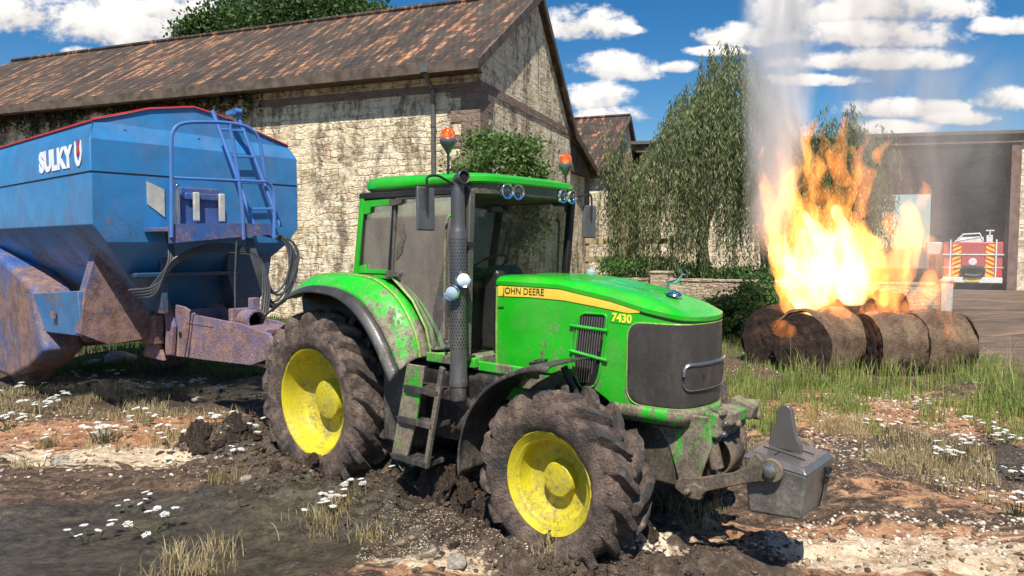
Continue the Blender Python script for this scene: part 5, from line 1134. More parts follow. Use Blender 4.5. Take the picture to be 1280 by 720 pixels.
def clods(pts, label, n, spread, smin, smax):
    for k in range(n):
        px, py = rr.choice(pts); x, y = W(px, py); x += rr.gauss(0, spread); y += rr.gauss(0, spread * .8); s = rr.uniform(smin, smax)
        put('mud_clod', rr.choice(CL), x, y, s, s * .15, label, 'mud clod', 'clods of churned mud around the tractor wheels', (1, rr.uniform(.7, 1), rr.uniform(.8, 1.35)))
clods([(255, 560), (285, 560), (250, 548), (295, 575), (285, 545), (270, 575)], 'dark wet mud clod in the heap left of the rear wheel', 26, .15, .04, .11)
clods([(480, 598), (520, 610), (545, 622), (560, 605), (575, 640), (600, 660), (620, 670)], 'dark wet mud clod piled between the steps and the front wheel', 28, .12, .05, .14)
clods([(400, 610), (450, 600), (360, 605)], 'dark mud clod pressed up in front of the rear wheel', 10, .10, .03, .06)
clods([(700, 700), (760, 700), (800, 690)], 'dark mud clod at the foot of the front wheel', 10, .12, .04, .08)
# one tall clod standing between steps and front tyre
for px, py, s, lab in ((547, 640, .17, 'tall pointed mud clod standing between the steps and the front tyre'), (250, 572, .14, 'largest mud clod at the left end of the heap beside the rear wheel')):
    x, y = W(px, py); o = put('mud_clod', CL[1], x, y, s, s * .5, lab, 'mud clod', None, (.8, .8, 1.5)); o.rotation_euler = (0, .15, .4)
for px, py, s, lab in ((308, 616, .06, 'rounded white stone lying on the dark mud left of the steps'), (130, 551, .10, 'pale stone on the clay before the spreader, left of the mud heap'), (75, 578, .09, 'flat pale stone beside the puddle'), (250, 508, .10, 'brown stone behind the mud heap, left of the rear tyre'), (570, 716, .08, 'small white stone at the front edge of the yard'), (985, 432, .16, 'pale stone lying by the grass left of the bales'), (150, 455, .30, 'large mossy stone under the spreader'), (115, 458, .18, 'smaller mossy stone under the spreader')):
    x, y = W(px, py); o = put('stone', rr.choice(ST), x, y, s, s * .2, lab, 'stone', None)
# gravel: countless small stones, one object
def gravel_obj(name, pts, smin, smax, mat, label, seed):
    r = np.random.default_rng(seed); n = len(pts); base = []
    import bmesh
    bm = bmesh.new(); bmesh.ops.create_icosphere(bm, subdivisions=1, radius=1); B = np.array([v.co[:] for v in bm.verts]); Fb = np.array([[v.index for v in f.verts] for f in bm.faces]); bm.free()
    z = ground_h(pts[:, 0], pts[:, 1]); s = smin + (smax - smin) * r.random(n) ** 3
    V = np.repeat(B[None], n, 0) * (1 + .3 * r.normal(size=(n, len(B), 1)) * .6); V *= (s[:, None] * r.uniform(.6, 1.3, (n, 3)) * np.array([1, 1, .6]))[:, None, :]
    a = r.uniform(0, 6.28, n); ca, sa = np.cos(a)[:, None], np.sin(a)[:, None]; X = V[:, :, 0] * ca - V[:, :, 1] * sa; Y = V[:, :, 0] * sa + V[:, :, 1] * ca
    V[:, :, 0] = X + pts[:, 0:1]; V[:, :, 1] = Y + pts[:, 1:2]; V[:, :, 2] += (z + s * .15)[:, None]
    F = (Fb[None] + (np.arange(n) * len(B))[:, None, None]).reshape(-1, 3)
    me = np_mesh(name, V.reshape(-1, 3), F); o = link_mesh(name, me, mat, None, None); tag(o, label, 'gravel', kind='stuff'); return o
def region(poly, n, seed):
    "random ground points inside a quadrilateral of the yard given by its corners"
    q = [np.array(W(*p)) for p in poly]; r = np.random.default_rng(seed); u, v = r.random(n)[:, None], r.random(n)[:, None]
    return q[0] * (1 - u) * (1 - v) + q[1] * u * (1 - v) + q[2] * u * v + q[3] * (1 - u) * v
def g_gravel(name, lo, hi):
    g = G(name); c = g.coord(); n = g.noise(c, 9, 3, .6); return g.done(g.bsdf(g.mix(g.rng(n, .4, .6), lo, hi), .85, 0))
gravel_obj('gravel', np.concatenate([region([(440, 715), (860, 715), (800, 680), (470, 650)], 2200, 1), region([(1000, 560), (1270, 640), (1200, 500), (1040, 480)], 2600, 2), region([(900, 715), (1280, 715), (1280, 640), (1000, 650)], 900, 3), region([(0, 600), (300, 600), (330, 520), (0, 500)], 700, 4), region([(900, 540), (1280, 540), (1250, 430), (900, 440)], 900, 6)]), .006, .032, g_gravel('gravel_pale', (.30, .22, .15), (.66, .58, .47)), 'pale gravel and small stones scattered over the muddy yard', 1)

r_ = np.random.default_rng(77)
cr_ = [np.array([[hx, hy]]) + r_.normal(0, 1, (420, 2)) * rd * .75 for hx, hy, hh, rd in HEAP] + [np.array([[hx, hy]]) + r_.normal(0, 1, (160, 2)) * rd * .7 for hx, hy, hh, rd in MOUNDS]
gravel_obj('mud_crumbs', np.concatenate(cr_), .008, .045, M['clod'], 'dark crumbs of churned mud round the tractor wheels', 5).data.shade_smooth()
gravel_obj('mud_crumbs', np.concatenate([region([(0, 620), (1290, 620), (1290, 470), (0, 480)], 5000, 31), region([(470, 720), (1340, 720), (1300, 600), (420, 600)], 1300, 32)]), .006, .034, g_gravel('crumb_brown', (.07, .045, .03), (.26, .18, .12)), 'brown crumbs of earth strewn over the yard', 6)
# ------------------------------------------------------------------ grass
def g_blade(name, a, b, trans=.3):
    g = G(name); c = g.coord(); n = g.noise(c, 2.5, 4); n2 = g.noise(c, 40, 2)
    col = g.mix(g.rng(g.math('ADD', g.math('MULTIPLY', n, .5), g.math('MULTIPLY', n2, .5)), .38, .62), a, b); d = g.bsdf(col, .6); t = g.n('ShaderNodeBsdfTranslucent'); g.l(col, t.inputs[0])
    return g.done(g.mixsh(trans, d, t.outputs[0]))
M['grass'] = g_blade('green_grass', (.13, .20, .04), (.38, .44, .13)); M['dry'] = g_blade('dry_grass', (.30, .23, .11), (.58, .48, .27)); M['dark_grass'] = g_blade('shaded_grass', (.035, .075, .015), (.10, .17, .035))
def grass_obj(name, P, hmin, hmax, width, mat, label, seed, lean=.35):
    r = np.random.default_rng(seed); n = len(P); z = ground_h(P[:, 0], P[:, 1]) - .01; h = hmin + (hmax - hmin) * r.random(n) ** 1.6
    a = r.uniform(0, 6.28, n); l = np.abs(r.normal(0, lean, n)) * h; dx, dy = np.cos(a) * l, np.sin(a) * l; b = r.uniform(0, 6.28, n); wx, wy = np.cos(b) * width / 2, np.sin(b) * width / 2
    V = np.zeros((n, 7, 3)); lv = [(0, 1, 0), (.4, .85, .12), (.75, .55, .45)]
    for k, (t, w, d) in enumerate(lv):
        for s in (0, 1):
            sg = 1 if s else -1; V[:, k * 2 + s, 0] = P[:, 0] + dx * d + sg * wx * w; V[:, k * 2 + s, 1] = P[:, 1] + dy * d + sg * wy * w; V[:, k * 2 + s, 2] = z + h * t * (1 - .0)
    V[:, 6, 0] = P[:, 0] + dx; V[:, 6, 1] = P[:, 1] + dy; V[:, 6, 2] = z + h * .97
    base = (np.arange(n) * 7)[:, None]; F = np.concatenate([base + np.array([[0, 1, 3]]), base + np.array([[0, 3, 2]]), base + np.array([[2, 3, 5]]), base + np.array([[2, 5, 4]]), base + np.array([[4, 5, 6]])], 0)
    me = np_mesh(name, V.reshape(-1, 3), F); o = link_mesh(name, me, mat, None, None); tag(o, label, 'grass', kind='stuff'); return o
def tufts(pts, n, spread, seed):
    r = np.random.default_rng(seed); out = []
    for px, py in pts: c = np.array(W(px, py)); out.append(c + r.normal(0, 1, (n, 2)) * np.array([spread, spread * .7]) * r.uniform(.5, 1.3))
    return np.concatenate(out)
def clumped(P, seed, thr=.5, sc=.5):
    r = np.random.default_rng(seed); k = fbm(P[:, 0] / sc, P[:, 1] / sc, None, 2, seed) * .5 + .5; return P[k + r.normal(0, .12, len(P)) > thr]
gp1 = clumped(region([(905, 500), (1290, 520), (1290, 455), (890, 462)], 11000, 1), 3, .62, .6)
gp2 = clumped(region([(1040, 520), (1290, 560), (1300, 490), (1000, 480)], 9000, 2), 4, .66, .5)
gp3 = clumped(region([(890, 440), (1060, 470), (1040, 400), (880, 410)], 7000, 3), 5, .56, 1.0)
gp4 = clumped(region([(900, 545), (1110, 560), (1080, 500), (905, 500)], 6000, 4), 6, .62, .5)
grass_obj('grass', np.concatenate([gp1, gp2, gp3, gp4]), .05, .24, .013, M['grass'], 'bright green grass growing round the bales and across the right of the yard', 1)
grass_obj('grass', tufts([(1225, 470), (1240, 500), (1275, 530), (1150, 492), (1120, 484), (930, 480), (945, 500), (960, 540), (1010, 486), (1040, 490), (1065, 480), (1050, 470), (1090, 500), (1215, 475), (1255, 480), (1230, 520), (1262, 505), (1185, 480), (985, 492)], 70, .16, 8), .25, .72, .014, M['grass'], 'tall green grass tufts in front of the burning bales', 2, .3)
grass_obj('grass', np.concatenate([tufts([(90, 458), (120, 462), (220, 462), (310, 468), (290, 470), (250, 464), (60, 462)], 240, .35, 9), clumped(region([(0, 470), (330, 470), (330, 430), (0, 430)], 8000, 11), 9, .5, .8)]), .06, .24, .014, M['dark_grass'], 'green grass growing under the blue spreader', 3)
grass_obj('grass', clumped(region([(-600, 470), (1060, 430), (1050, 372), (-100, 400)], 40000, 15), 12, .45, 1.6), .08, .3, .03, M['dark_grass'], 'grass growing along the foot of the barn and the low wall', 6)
grass_obj('dry_grass', np.concatenate([clumped(region([(0, 520), (190, 530), (230, 480), (0, 485)], 6000, 5), 7, .50, .4), clumped(region([(100, 570), (330, 560), (330, 520), (130, 520)], 4500, 6), 8, .56, .4), tufts([(420, 650), (400, 655), (240, 700), (260, 710), (220, 690), (460, 680), (270, 680), (850, 648), (870, 655), (840, 640), (890, 640), (720, 712), (700, 708), (690, 716), (60, 560), (30, 590), (210, 715), (410, 668), (430, 640), (275, 616), (285, 614), (1190, 590), (1160, 575), (1140, 560), (1210, 590), (1240, 600), (1100, 580)], 85, .11, 7), clumped(region([(1000, 560), (1270, 640), (1240, 570), (1040, 520)], 6000, 9), 10, .58, .4), clumped(region([(900, 600), (1010, 600), (990, 560), (900, 560)], 1800, 10), 11, .5, .3)]), .05, .20, .009, M['dry'], 'dry straw-coloured grass tufts on the clay and mud', 4, .45)
grass_obj('dry_grass', tufts([(1040, 475), (1025, 470), (1155, 500), (1205, 470), (1250, 465), (1000, 480)], 16, .12, 17), .4, .95, .008, M['dry'], 'tall dry stalks standing in front of the bales', 5, .2)

# ------------------------------------------------------------------ white flower clusters (each one a thing)
M['petal'] = g_blade('white_petals', (.78, .79, .76), (.92, .93, .90), .25); M['stem'] = g_blade('flower_stem', (.06, .09, .03), (.12, .16, .05))
def flower(seed):
    q = random.Random(seed); e = bpy.data.objects.new('flower_cluster', None); COL.objects.link(e); e.empty_display_size = .1
    hb = MB(); sb = MB(); nh = q.randint(5, 9)
    for i in range(nh):
        x, y = q.gauss(0, .085), q.gauss(0, .07); h = q.uniform(.07, .15); sb.tube([(x * .3, y * .3, -.03), (x * .7, y * .7, h * .6), (x, y, h)], .0022, 4, caps=False)
        rd = q.uniform(.018, .030); tx, ty = q.gauss(0, .2), q.gauss(0, .2)
        for k in range(22):
            a = k * 2.399; rr_ = rd * math.sqrt((k + .5) / 22); cx_, cy_ = x + rr_ * math.cos(a), y + rr_ * math.sin(a); cz_ = h + tx * rr_ * math.cos(a) + ty * rr_ * math.sin(a) + .004 * q.random() - .15 * rr_ ** 2 / rd
            s = .0062 * q.uniform(.8, 1.3); hb.add([(cx_ + s * math.cos(t), cy_ + s * math.sin(t), cz_ + (.002 if j % 2 else -.001)) for j, t in enumerate([m * 1.0472 + q.random() for m in range(6)])], [(0, 1, 2, 3, 4, 5)])
    for k in range(7):
        a = q.uniform(0, 6.28); l = q.uniform(.04, .08); sb.add([(0, 0, .0), (l * .6 * math.cos(a - .12), l * .6 * math.sin(a - .12), .03), (l * math.cos(a), l * math.sin(a), .035), (l * .6 * math.cos(a + .12), l * .6 * math.sin(a + .12), .03)], [(0, 1, 2, 3)])
    hb.build('blossom', M['petal'], e, ang=None); sb.build('stem', M['stem'], e, ang=None); return e
protos = [flower(s) for s in (1, 2, 3, 4)]; used = set()
def place_flower(px, py, label, sc=1.):
    i = rr.randrange(4); src = protos[i]
    if i in used:
        o = src.copy(); COL.objects.link(o)
        for ch in src.children: c_ = ch.copy(); COL.objects.link(c_); c_.parent = o
    else: o = src; used.add(i)
    x, y = W(px, py); o.location = (x, y, gz(x, y) + .0); o.rotation_euler = (0, 0, rr.uniform(0, 6.28)); o.scale = (sc,) * 3
    tag(o, label, 'flowers', 'white flower clusters growing out of the mud')
FL = {'white flower cluster in the dark wet mud at the front left': [(110, 672), (172, 636), (195, 662)],
      'white flower cluster on the clay and dry grass left of the mud heap': [(12, 497), (50, 515), (65, 512), (22, 535), (8, 545), (75, 503), (45, 565), (50, 583), (128, 560), (130, 556), (215, 557), (180, 540)],
      'white flower cluster in the shade before the blue spreader': [(20, 475), (45, 478), (95, 478), (140, 480), (200, 492), (220, 492), (275, 502), (250, 487), (170, 495)],
      'white flower cluster on the mud heap beside the rear wheel': [(250, 553), (300, 563), (320, 575), (280, 534), (265, 565), (300, 590)],
      'white flower cluster below the steps of the tractor': [(480, 592), (505, 590), (515, 630), (420, 640), (405, 650), (440, 637)],
      'white flower cluster at the foot of the front wheel': [(690, 672), (715, 670), (705, 686), (745, 688), (740, 706)],
      'white flower cluster among the grass at the right of the yard': [(1175, 572), (1190, 574), (1205, 572), (1250, 560), (1260, 562), (1268, 590), (1275, 640), (1150, 520), (1095, 545), (1230, 545)]}
for lab, pts in FL.items():
    for px, py in pts: place_flower(px, py, lab, rr.uniform(1.1, 1.6) * (1.25 if py < 560 else 1.))

# ================================================================== TREES
def tree_branching(mb, p0, d0, L, r0, depth, q, tips, spread=.6, up=.15):
    n = 6; P = [Vector(p0)]; d = Vector(d0).normalized()
    for i in range(n): d = (d + Vector((q.gauss(0, .10), q.gauss(0, .10), q.gauss(0, .05) + up * .3))).normalized(); P.append(P[-1] + d * L / n)
    mb.tube(P, [r0 * (1 - .5 * i / n) for i in range(n + 1)], 7 if depth > 1 else 5)
    if depth == 0: tips.append((P[-1], d)); tips.append((P[3], d)); return
    for k in range(q.choice((2, 3, 3))):
        i = q.randint(3, n); a = q.uniform(0, 6.28); o = Vector((math.cos(a), math.sin(a), q.uniform(-.1, .5))) * spread
        tree_branching(mb, P[i], d + o, L * q.uniform(.6, .8), r0 * .5, depth - 1, q, tips, spread, up)
def leafy(name, loc, label, cat, H, R_, trunk_h, n_clump, per, leaf, mat, seed, bark='bark', depth=3, r0=.25, flat=1.0, low=0., trunks=1, zc=None, group=None):
    e = empty(name, loc); tag(e, label, cat, group); q = random.Random(seed); r = np.random.default_rng(seed); mb = MB(); tips = []
    for k in range(trunks):
        off = Vector((q.gauss(0, .15), q.gauss(0, .15), 0)) if trunks > 1 else Vector((0, 0, 0))
        tree_branching(mb, off, (q.gauss(0, .1), q.gauss(0, .1), 1), trunk_h, r0 / trunks ** .5, depth, q, tips, .7)
    zc = zc if zc is not None else (trunk_h + H) / 2; hz = (H - zc)
    # clumps on an uneven ellipsoid volume, reached by limbs
    C_ = []
    for i in range(n_clump):
        d = r.normal(size=3); d /= np.linalg.norm(d); rad = (.35 + .65 * r.random() ** .5); bulge = 1 + .22 * float(vnoise(np.array([d[0] * 2.2]), np.array([d[1] * 2.2]), np.array([d[2] * 2.2]), seed)[0])
        c = np.array([d[0] * R_ * rad * bulge, d[1] * R_ * flat * rad * bulge, zc + d[2] * hz * rad * bulge])
        if c[2] < low: continue
        k = int(per * r.uniform(.5, 1.4)); cr = R_ * r.uniform(.10, .2)
        C_.append(c + r.normal(size=(k, 3)) * np.array([cr, cr, cr * .55]))
        if i % 5 == 0:
            a = Vector((0, 0, trunk_h * .7)); b = Vector(c); mb.tube([a, a.lerp(b, .5) + Vector((0, 0, .06 * H)), b], [r0 * .28, r0 * .15, r0 * .04], 5)
    mb.build('trunk', M[bark], e); leaf_obj('crown', np.concatenate(C_), leaf, mat, e, asp=.6, seed=seed); return e
def wxy(px, d): return ((px - 640) / 900 * d, d)
leafy('tree', (*wxy(385, 50), 0), 'larger dark green tree rising behind the ridge of the long barn', 'tree', 20.4, 6.0, 8, 230, 330, .30, M['tree_leaf'], 3, r0=.5, zc=15.5)
leafy('tree', (*wxy(282, 52), 0), 'smaller dark green tree behind the long barn, left of the larger one', 'tree', 18.8, 3.6, 8, 95, 300, .30, M['tree_leaf'], 8, r0=.4, zc=15.2)
leafy('shrub', (-.38, 20.7, 0), 'tall leafy shrub with pale stems growing at the corner of the long barn', 'shrub', 6.05, 1.45, 2.4, 120, 130, .13, M['bush_leaf'], 5, bark='bark_pale', depth=3, r0=.12, trunks=4, zc=4.1, low=2.2)
leafy('shrub', (6.75, 19.2, 0), 'dense green shrub before the low wall, just left of the bales', 'shrub', 1.5, 1.15, .4, 95, 120, .10, M['hedge_leaf'], 6, depth=2, r0=.06, trunks=4, zc=.75, low=.05)
leafy('shrub', (5.5, 19.6, 0), 'low green shrub behind the nose of the tractor', 'shrub', 1.05, .8, .3, 60, 110, .10, M['hedge_leaf'], 7, depth=2, r0=.05, trunks=3, zc=.5, low=.05)
leafy('shrub', (5.2, 33, 0), 'dark green bush behind the low wall, under the timber fence', 'shrub', 2.0, 1.7, .5, 60, 110, .14, M['hedge_leaf'], 9, depth=2, r0=.06, trunks=3, zc=1.0, low=.05)
leafy('shrub', (8.1, 33.5, 0), 'dark green bush at the foot of the tall willow', 'shrub', 1.7, 1.9, .4, 70, 110, .14, M['hedge_leaf'], 10, depth=2, r0=.06, trunks=3, zc=1.1, low=.05)
leafy('shrub', (11.3, 33.0, 0), 'dark green bush behind the low wall, left of the flames', 'shrub', 1.6, 1.6, .4, 55, 110, .14, M['hedge_leaf'], 11, depth=2, r0=.06, trunks=3, zc=1.0, low=.05)
leafy('tree', (29.0, 68, 0), 'green tree seen through the back opening of the shed', 'tree', 10, 4.5, 3, 100, 160, .4, M['bush_leaf'], 12, r0=.3, zc=6)
leafy('tree', (22.0, 72, 0), 'pale green tree behind the shed, left of the other one in the opening', 'tree', 7.5, 3.5, 3, 80, 160, .4, M['bush_leaf'], 13, r0=.3, zc=4.6)
def willow(loc, label, H, R_, n, seed, prof, r0=.28, squash=.8, minz=.6, dens=1.):
    e = empty('willow_tree', loc); tag(e, label, 'willow tree'); q = random.Random(seed); r = np.random.default_rng(seed); mb = MB()
    P = [Vector((0, 0, -.2)), Vector((.1, 0, 1.2)), Vector((-.05, .05, 2.6)), Vector((.15, 0, 4.0))]; mb.tube(P, [r0 * 1.3, r0, r0 * .85, r0 * .7], 10)
    C_ = []; limbs = []
    for i in range(16):
        a = q.uniform(0, 6.28); rad = R_ * q.uniform(.25, .85); x, y = rad * math.cos(a), rad * math.sin(a) * squash; zt_ = prof(x / R_) * H * q.uniform(.55, .78)
        p0 = P[2].lerp(P[3], q.random()); m1 = Vector((x * .35, y * .35, p0.z + (zt_ - p0.z) * .55)); m2 = Vector((x, y, zt_)); m3 = Vector((x * 1.15, y * 1.15, zt_ - .4))
        mb.tube(catmull([p0, m1, m2, m3], 12), [r0 * .5 * (1 - .9 * k / 11) for k in range(12)], 6)
    sb = MB()
    for i in range(n):
        a = r.uniform(0, 6.28); rad = R_ * r.random() ** .6; x, y = rad * math.cos(a), rad * math.sin(a) * squash
        top = prof(x / R_) * H * (1 - .16 * (rad / R_) ** 2) * r.uniform(.86, 1.0) * (1 + .04 * math.sin(a * 5 + seed)); ln = r.uniform(.22, .62) * H * (1 if r.random() < .7 else .6)
        if r.random() < .22: top *= r.uniform(.6, .9)
        bot = max(minz + abs(r.normal()) * .5, top - ln); k = int((top - bot) / .085 * dens)
        if k < 4: continue
        t = np.linspace(0, 1, k); z = top - (top - bot) * t; sway = r.normal(0, .12, 2)
        z = top - (top - bot) * t ** 1.35; ox = x * (.74 + .28 * np.minimum(1, t * 3.2)) + sway[0] * t + r.normal(0, .045, k); oy = y * (.74 + .28 * np.minimum(1, t * 3.2)) + sway[1] * t + r.normal(0, .045, k)
        if r.random() < .3: ox, oy, z = ox[k // 3:], oy[k // 3:], z[k // 3:]; k = len(z)
        C_.append(np.stack([ox, oy, z], 1))
        if k > 4 and i % 6 == 0: sb.tube([(float(ox[j]), float(oy[j]), float(z[j])) for j in (0, k // 2, k - 1)], .01, 3, caps=False)
    mb.v += []; mb.add(sb.v, sb.f); mb.build('trunk', M['bark'], e)
    leaf_obj('crown', np.concatenate(C_), .26, M['willow'], e, asp=.20, droop=.62, seed=seed)
willow((*wxy(878, 33), 0), 'tallest weeping willow, rising in the middle between the long barn and the flames', 12.7, 3.75, 720, 21, lambda u: interp(u, [-1.2, -1, -.5, 0, .45, .75, 1.2], [.42, .56, .74, .87, .98, .93, .72]), r0=.34)
willow((*wxy(772, 34), 0), 'slender weeping willow with bare twigs in front of the smaller barn', 9.2, 1.0, 75, 22, lambda u: (.90 + .08 * math.sin(u * 6)), r0=.14, minz=1.0)
willow((*wxy(955, 35), 0), 'weeping willow half hidden by the left edge of the flames', 10.5, 2.2, 330, 24, lambda u: .93, r0=.22)
willow((*wxy(1050, 36), 0), 'weeping willow directly behind the fire, with sparse upright tips', 10.2, 2.6, 380, 23, lambda u: (.90 + .1 * math.sin(u * 9)), r0=.24, minz=1.5)

# ================================================================== BALES AND FIRE
def g_bale():
    g = G('straw_bale'); c = g.coord(); st = g.noise(g.mapping(c, (5, 30, 30)), 2.2, 6, .7, .3); b = g.noise(c, 2.2, 5, .6, .4); f = g.noise(c, 45, 4, .7)
    v = g.math('ADD', g.math('MULTIPLY', st, .4), g.math('ADD', g.math('MULTIPLY', b, .4), g.math('MULTIPLY', f, .2)))
    col = g.ramp(v, [(.34, (.05, .032, .022)), (.46, (.17, .11, .072)), (.55, (.32, .22, .14)), (.66, (.52, .39, .25))])
    return g.done(g.bsdf(col, .95, 0, g.bump(g.math('ADD', st, f), 1., .05)))
M['bale'] = g_bale()
def g_char():
    g = G('charred_straw'); c = g.coord(); b = g.noise(c, 3, 6, .65, .4)
    return g.done(g.bsdf(g.ramp(b, [(.35, (.016, .010, .008)), (.55, (.055, .032, .022)), (.7, (.14, .075, .045))]), .95, 0, g.bump(g.noise(c, 25, 5, .7), 1., .05)))
M['char'] = g_char()
def bale(x, y, z, yaw_, Rr, Ln, label, seed, end='char', body='bale', pitch=0):
    e = empty('round_bale', (x, y, z), yaw_); e.rotation_euler = (0, pitch, yaw_); tag(e, label, 'straw bale', 'round straw bales on fire')
    mb = MB(); n = 72; rows = []
    for i in range(25):
        t = -1 + 2 * i / 24; r_ = Rr * (1 - .10 * max(0, (abs(t) - .86) / .14) ** 2); rows.append([(t * Ln / 2, r_ * math.cos(2 * math.pi * k / n), r_ * math.sin(2 * math.pi * k / n)) for k in range(n)])
    mb.grid(rows, wrap=True); V = np.array(mb.v); nr = V.copy(); nr[:, 0] = 0; nr /= np.linalg.norm(nr, axis=1)[:, None]
    d = fbm(V[:, 0] * 2, V[:, 1] * 2, V[:, 2] * 2, 3, seed) * .075 + fbm(V[:, 0] * 12, V[:, 1] * 6, V[:, 2] * 6, 3, seed) * .018
    V = V + nr * d[:, None]; V[:, 2] = np.where(V[:, 2] < -Rr * .86, -Rr * .86 + (V[:, 2] + Rr * .86) * .3, V[:, 2]); mb.v = [tuple(p) for p in V]; mb.build('straw', M[body], e)
    for s in (-1, 1):
        mb = MB(); rows = []
        for i in range(12):
            r_ = Rr * .93 * (1 - i / 11.01); rows.append([(s * (Ln / 2 + .0 + .03 * (i / 11) + .008 * math.sin(i * 2.2)), r_ * math.cos(2 * math.pi * k / 48), r_ * math.sin(2 * math.pi * k / 48)) for k in range(48)])
        mb.grid(rows, wrap=True); V = np.array(mb.v); V[:, 0] += fbm(V[:, 1] * 8, V[:, 2] * 8, None, 3, seed + s) * .02; mb.v = [tuple(p) for p in V]; mb.build('end_face', M[end], e)
    # loose straw
    r = np.random.default_rng(seed); n2 = 1500; a = r.uniform(0, 6.28, n2); C2 = np.stack([r.uniform(-Ln / 2, Ln / 2, n2), Rr * 1.0 * np.cos(a), Rr * 1.0 * np.sin(a)], 1); leaf_obj('loose_straw', C2[C2[:, 2] > -Rr * .8], .10, M[body], e, asp=.06, seed=seed)
    return e
Rb = .675
bale(6.12, 14.25, Rb * .86, math.atan2(.59, .81), Rb, 1.25, 'brown round bale, second from the left, with a small flame on its dark end', 1)
bale(5.85, 15.35, Rb * .86, math.atan2(.59, .81), Rb, 1.2, 'dark round bale at the left end of the row, half hidden by the next one', 2, body='char')
bale(7.40, 14.15, Rb * .84, .12, Rb * .98, 1.0, 'brown round bale in the middle of the front row, third from the left', 3)
bale(8.42, 14.30, Rb * .82, .05, Rb * .94, 1.05, 'brown round bale at the right end of the row, with flames on its right end', 4)
bale(6.85, 15.25, 1.12, .35, .54, 1.0, 'black charred bale lying on top behind the others, in the thick of the flames', 5, body='char')
bale(7.75, 15.25, 1.02, -.15, .54, .95, 'charred bale lying on top at the right, flames licking over it', 6, body='char')

def to_world(px, py, d):
    c, s = math.cos(PITCH), math.sin(PITCH); a = (px - 640) / FPX; b = (py - 360) / FPX
    v = Vector((a, c - s * b, -s - c * b)); return Vector((0, 0, CAM_H)) + v * (d / v.y)
# flame tongues: closed bodies of glowing gas standing on the bales (x across, y depth, z up, metres)
def flame_body(name, tongues, seed, vox=.055, strength=3.0, dens=.0, warm=0.):
    mb = MB()
    for pts, rad in tongues:
        mb.tube(catmull(pts, 26), [float(np.interp(i / 25, np.linspace(0, 1, len(rad)), rad)) for i in range(26)], 12)
    me = bpy.data.meshes.new(name); me.from_pydata(mb.v, [], mb.f); o = bpy.data.objects.new(name, me); COL.objects.link(o)
    m = o.modifiers.new('r', 'REMESH'); m.mode = 'VOXEL'; m.voxel_size = vox
    dg = bpy.context.evaluated_depsgraph_get(); dg.update(); ev = bpy.data.meshes.new_from_object(o.evaluated_get(dg)); bpy.data.objects.remove(o)
    n = len(ev.vertices); V = np.zeros(n * 3, np.float32); ev.vertices.foreach_get('co', V); V = V.reshape(-1, 3).astype(float); N = np.zeros(n * 3, np.float32); ev.vertex_normals.foreach_get('vector', N); N = N.reshape(-1, 3)
    # turbulent, upward stretched
    q = V * np.array([1, 1, .42])
    V[:, 0] += fbm(q[:, 0] * 1.6, q[:, 1] * 1.6, q[:, 2] * 2.2, 3, seed) * .16; V[:, 1] += fbm(q[:, 0] * 1.6, q[:, 1] * 1.6, q[:, 2] * 2.2, 3, seed + 50) * .12
    d = fbm(q[:, 0] * 4, q[:, 1] * 4, q[:, 2] * 4, 3, seed + 9) * .10 + (1 - np.abs(vnoise(q[:, 0] * 3.2, q[:, 1] * 3.2, q[:, 2] * 3.2, seed + 3)) * 2) * .05
    V = V + N * d[:, None]; ev.vertices.foreach_set('co', V.astype(np.float32).ravel()); ev.update()
    import bmesh
    bm = bmesh.new(); bm.from_mesh(ev); seen = set(); kill = []; isls = []
    for v0 in bm.verts:
        if v0.index in seen: continue
        st = [v0]; seen.add(v0.index); isl = []
        while st:
            a_ = st.pop(); isl.append(a_)
            for e_ in a_.link_edges:
                b_ = e_.other_vert(a_)
                if b_.index not in seen: seen.add(b_.index); st.append(b_)
        isls.append(isl)
        if len(isl) < (1200 if seed == 8 else 160): kill += isl
    if seed == 8:
        big = max(isls, key=len); keep = set(v.index for v in big); kill = [v for v in bm.verts if v.index not in keep]
    bmesh.ops.delete(bm, geom=kill, context='VERTS'); bm.to_mesh(ev); bm.free()
    o = bpy.data.objects.new(name, ev); COL.objects.link(o); m = o.modifiers.new('r', 'REMESH'); m.mode = 'VOXEL'; m.voxel_size = vox * .75
    dg = bpy.context.evaluated_depsgraph_get(); dg.update(); e2 = bpy.data.meshes.new_from_object(o.evaluated_get(dg)); bpy.data.objects.remove(o)
    e2.materials.clear(); return link_mesh(name, e2, None, None, None)
def flame_mat(name, strength, absorb=.15, noise_sc=2.4, lo=.38, hi=.66, col=(1., .36, .075)):
    g = G(name); c = g.coord(); q = g.mapping(c, (1, 1, .38))
    n = g.noise(q, noise_sc, 4, .6, .9); f = g.rng(n, lo, hi, .12, 1.0)
    em = g.n('ShaderNodeEmission'); em.inputs[0].default_value = (*col, 1); g.l(g.math('MULTIPLY', f, strength), em.inputs[1])
    ab = g.n('ShaderNodeVolumeAbsorption'); ab.inputs[0].default_value = (.3, .25, .2, 1); ab.inputs[1].default_value = absorb
    a = g.n('ShaderNodeAddShader'); g.l(em.outputs[0], a.inputs[0]); g.l(ab.outputs[0], a.inputs[1]); g.l(a.outputs[0], g.out.inputs['Volume']); return g.m
def T(pts, rad, d=14.7):
    return ([to_world(px, py, d + (dd[0] if dd else 0)) for px, py, *dd in pts], [k / 62. for k in rad])
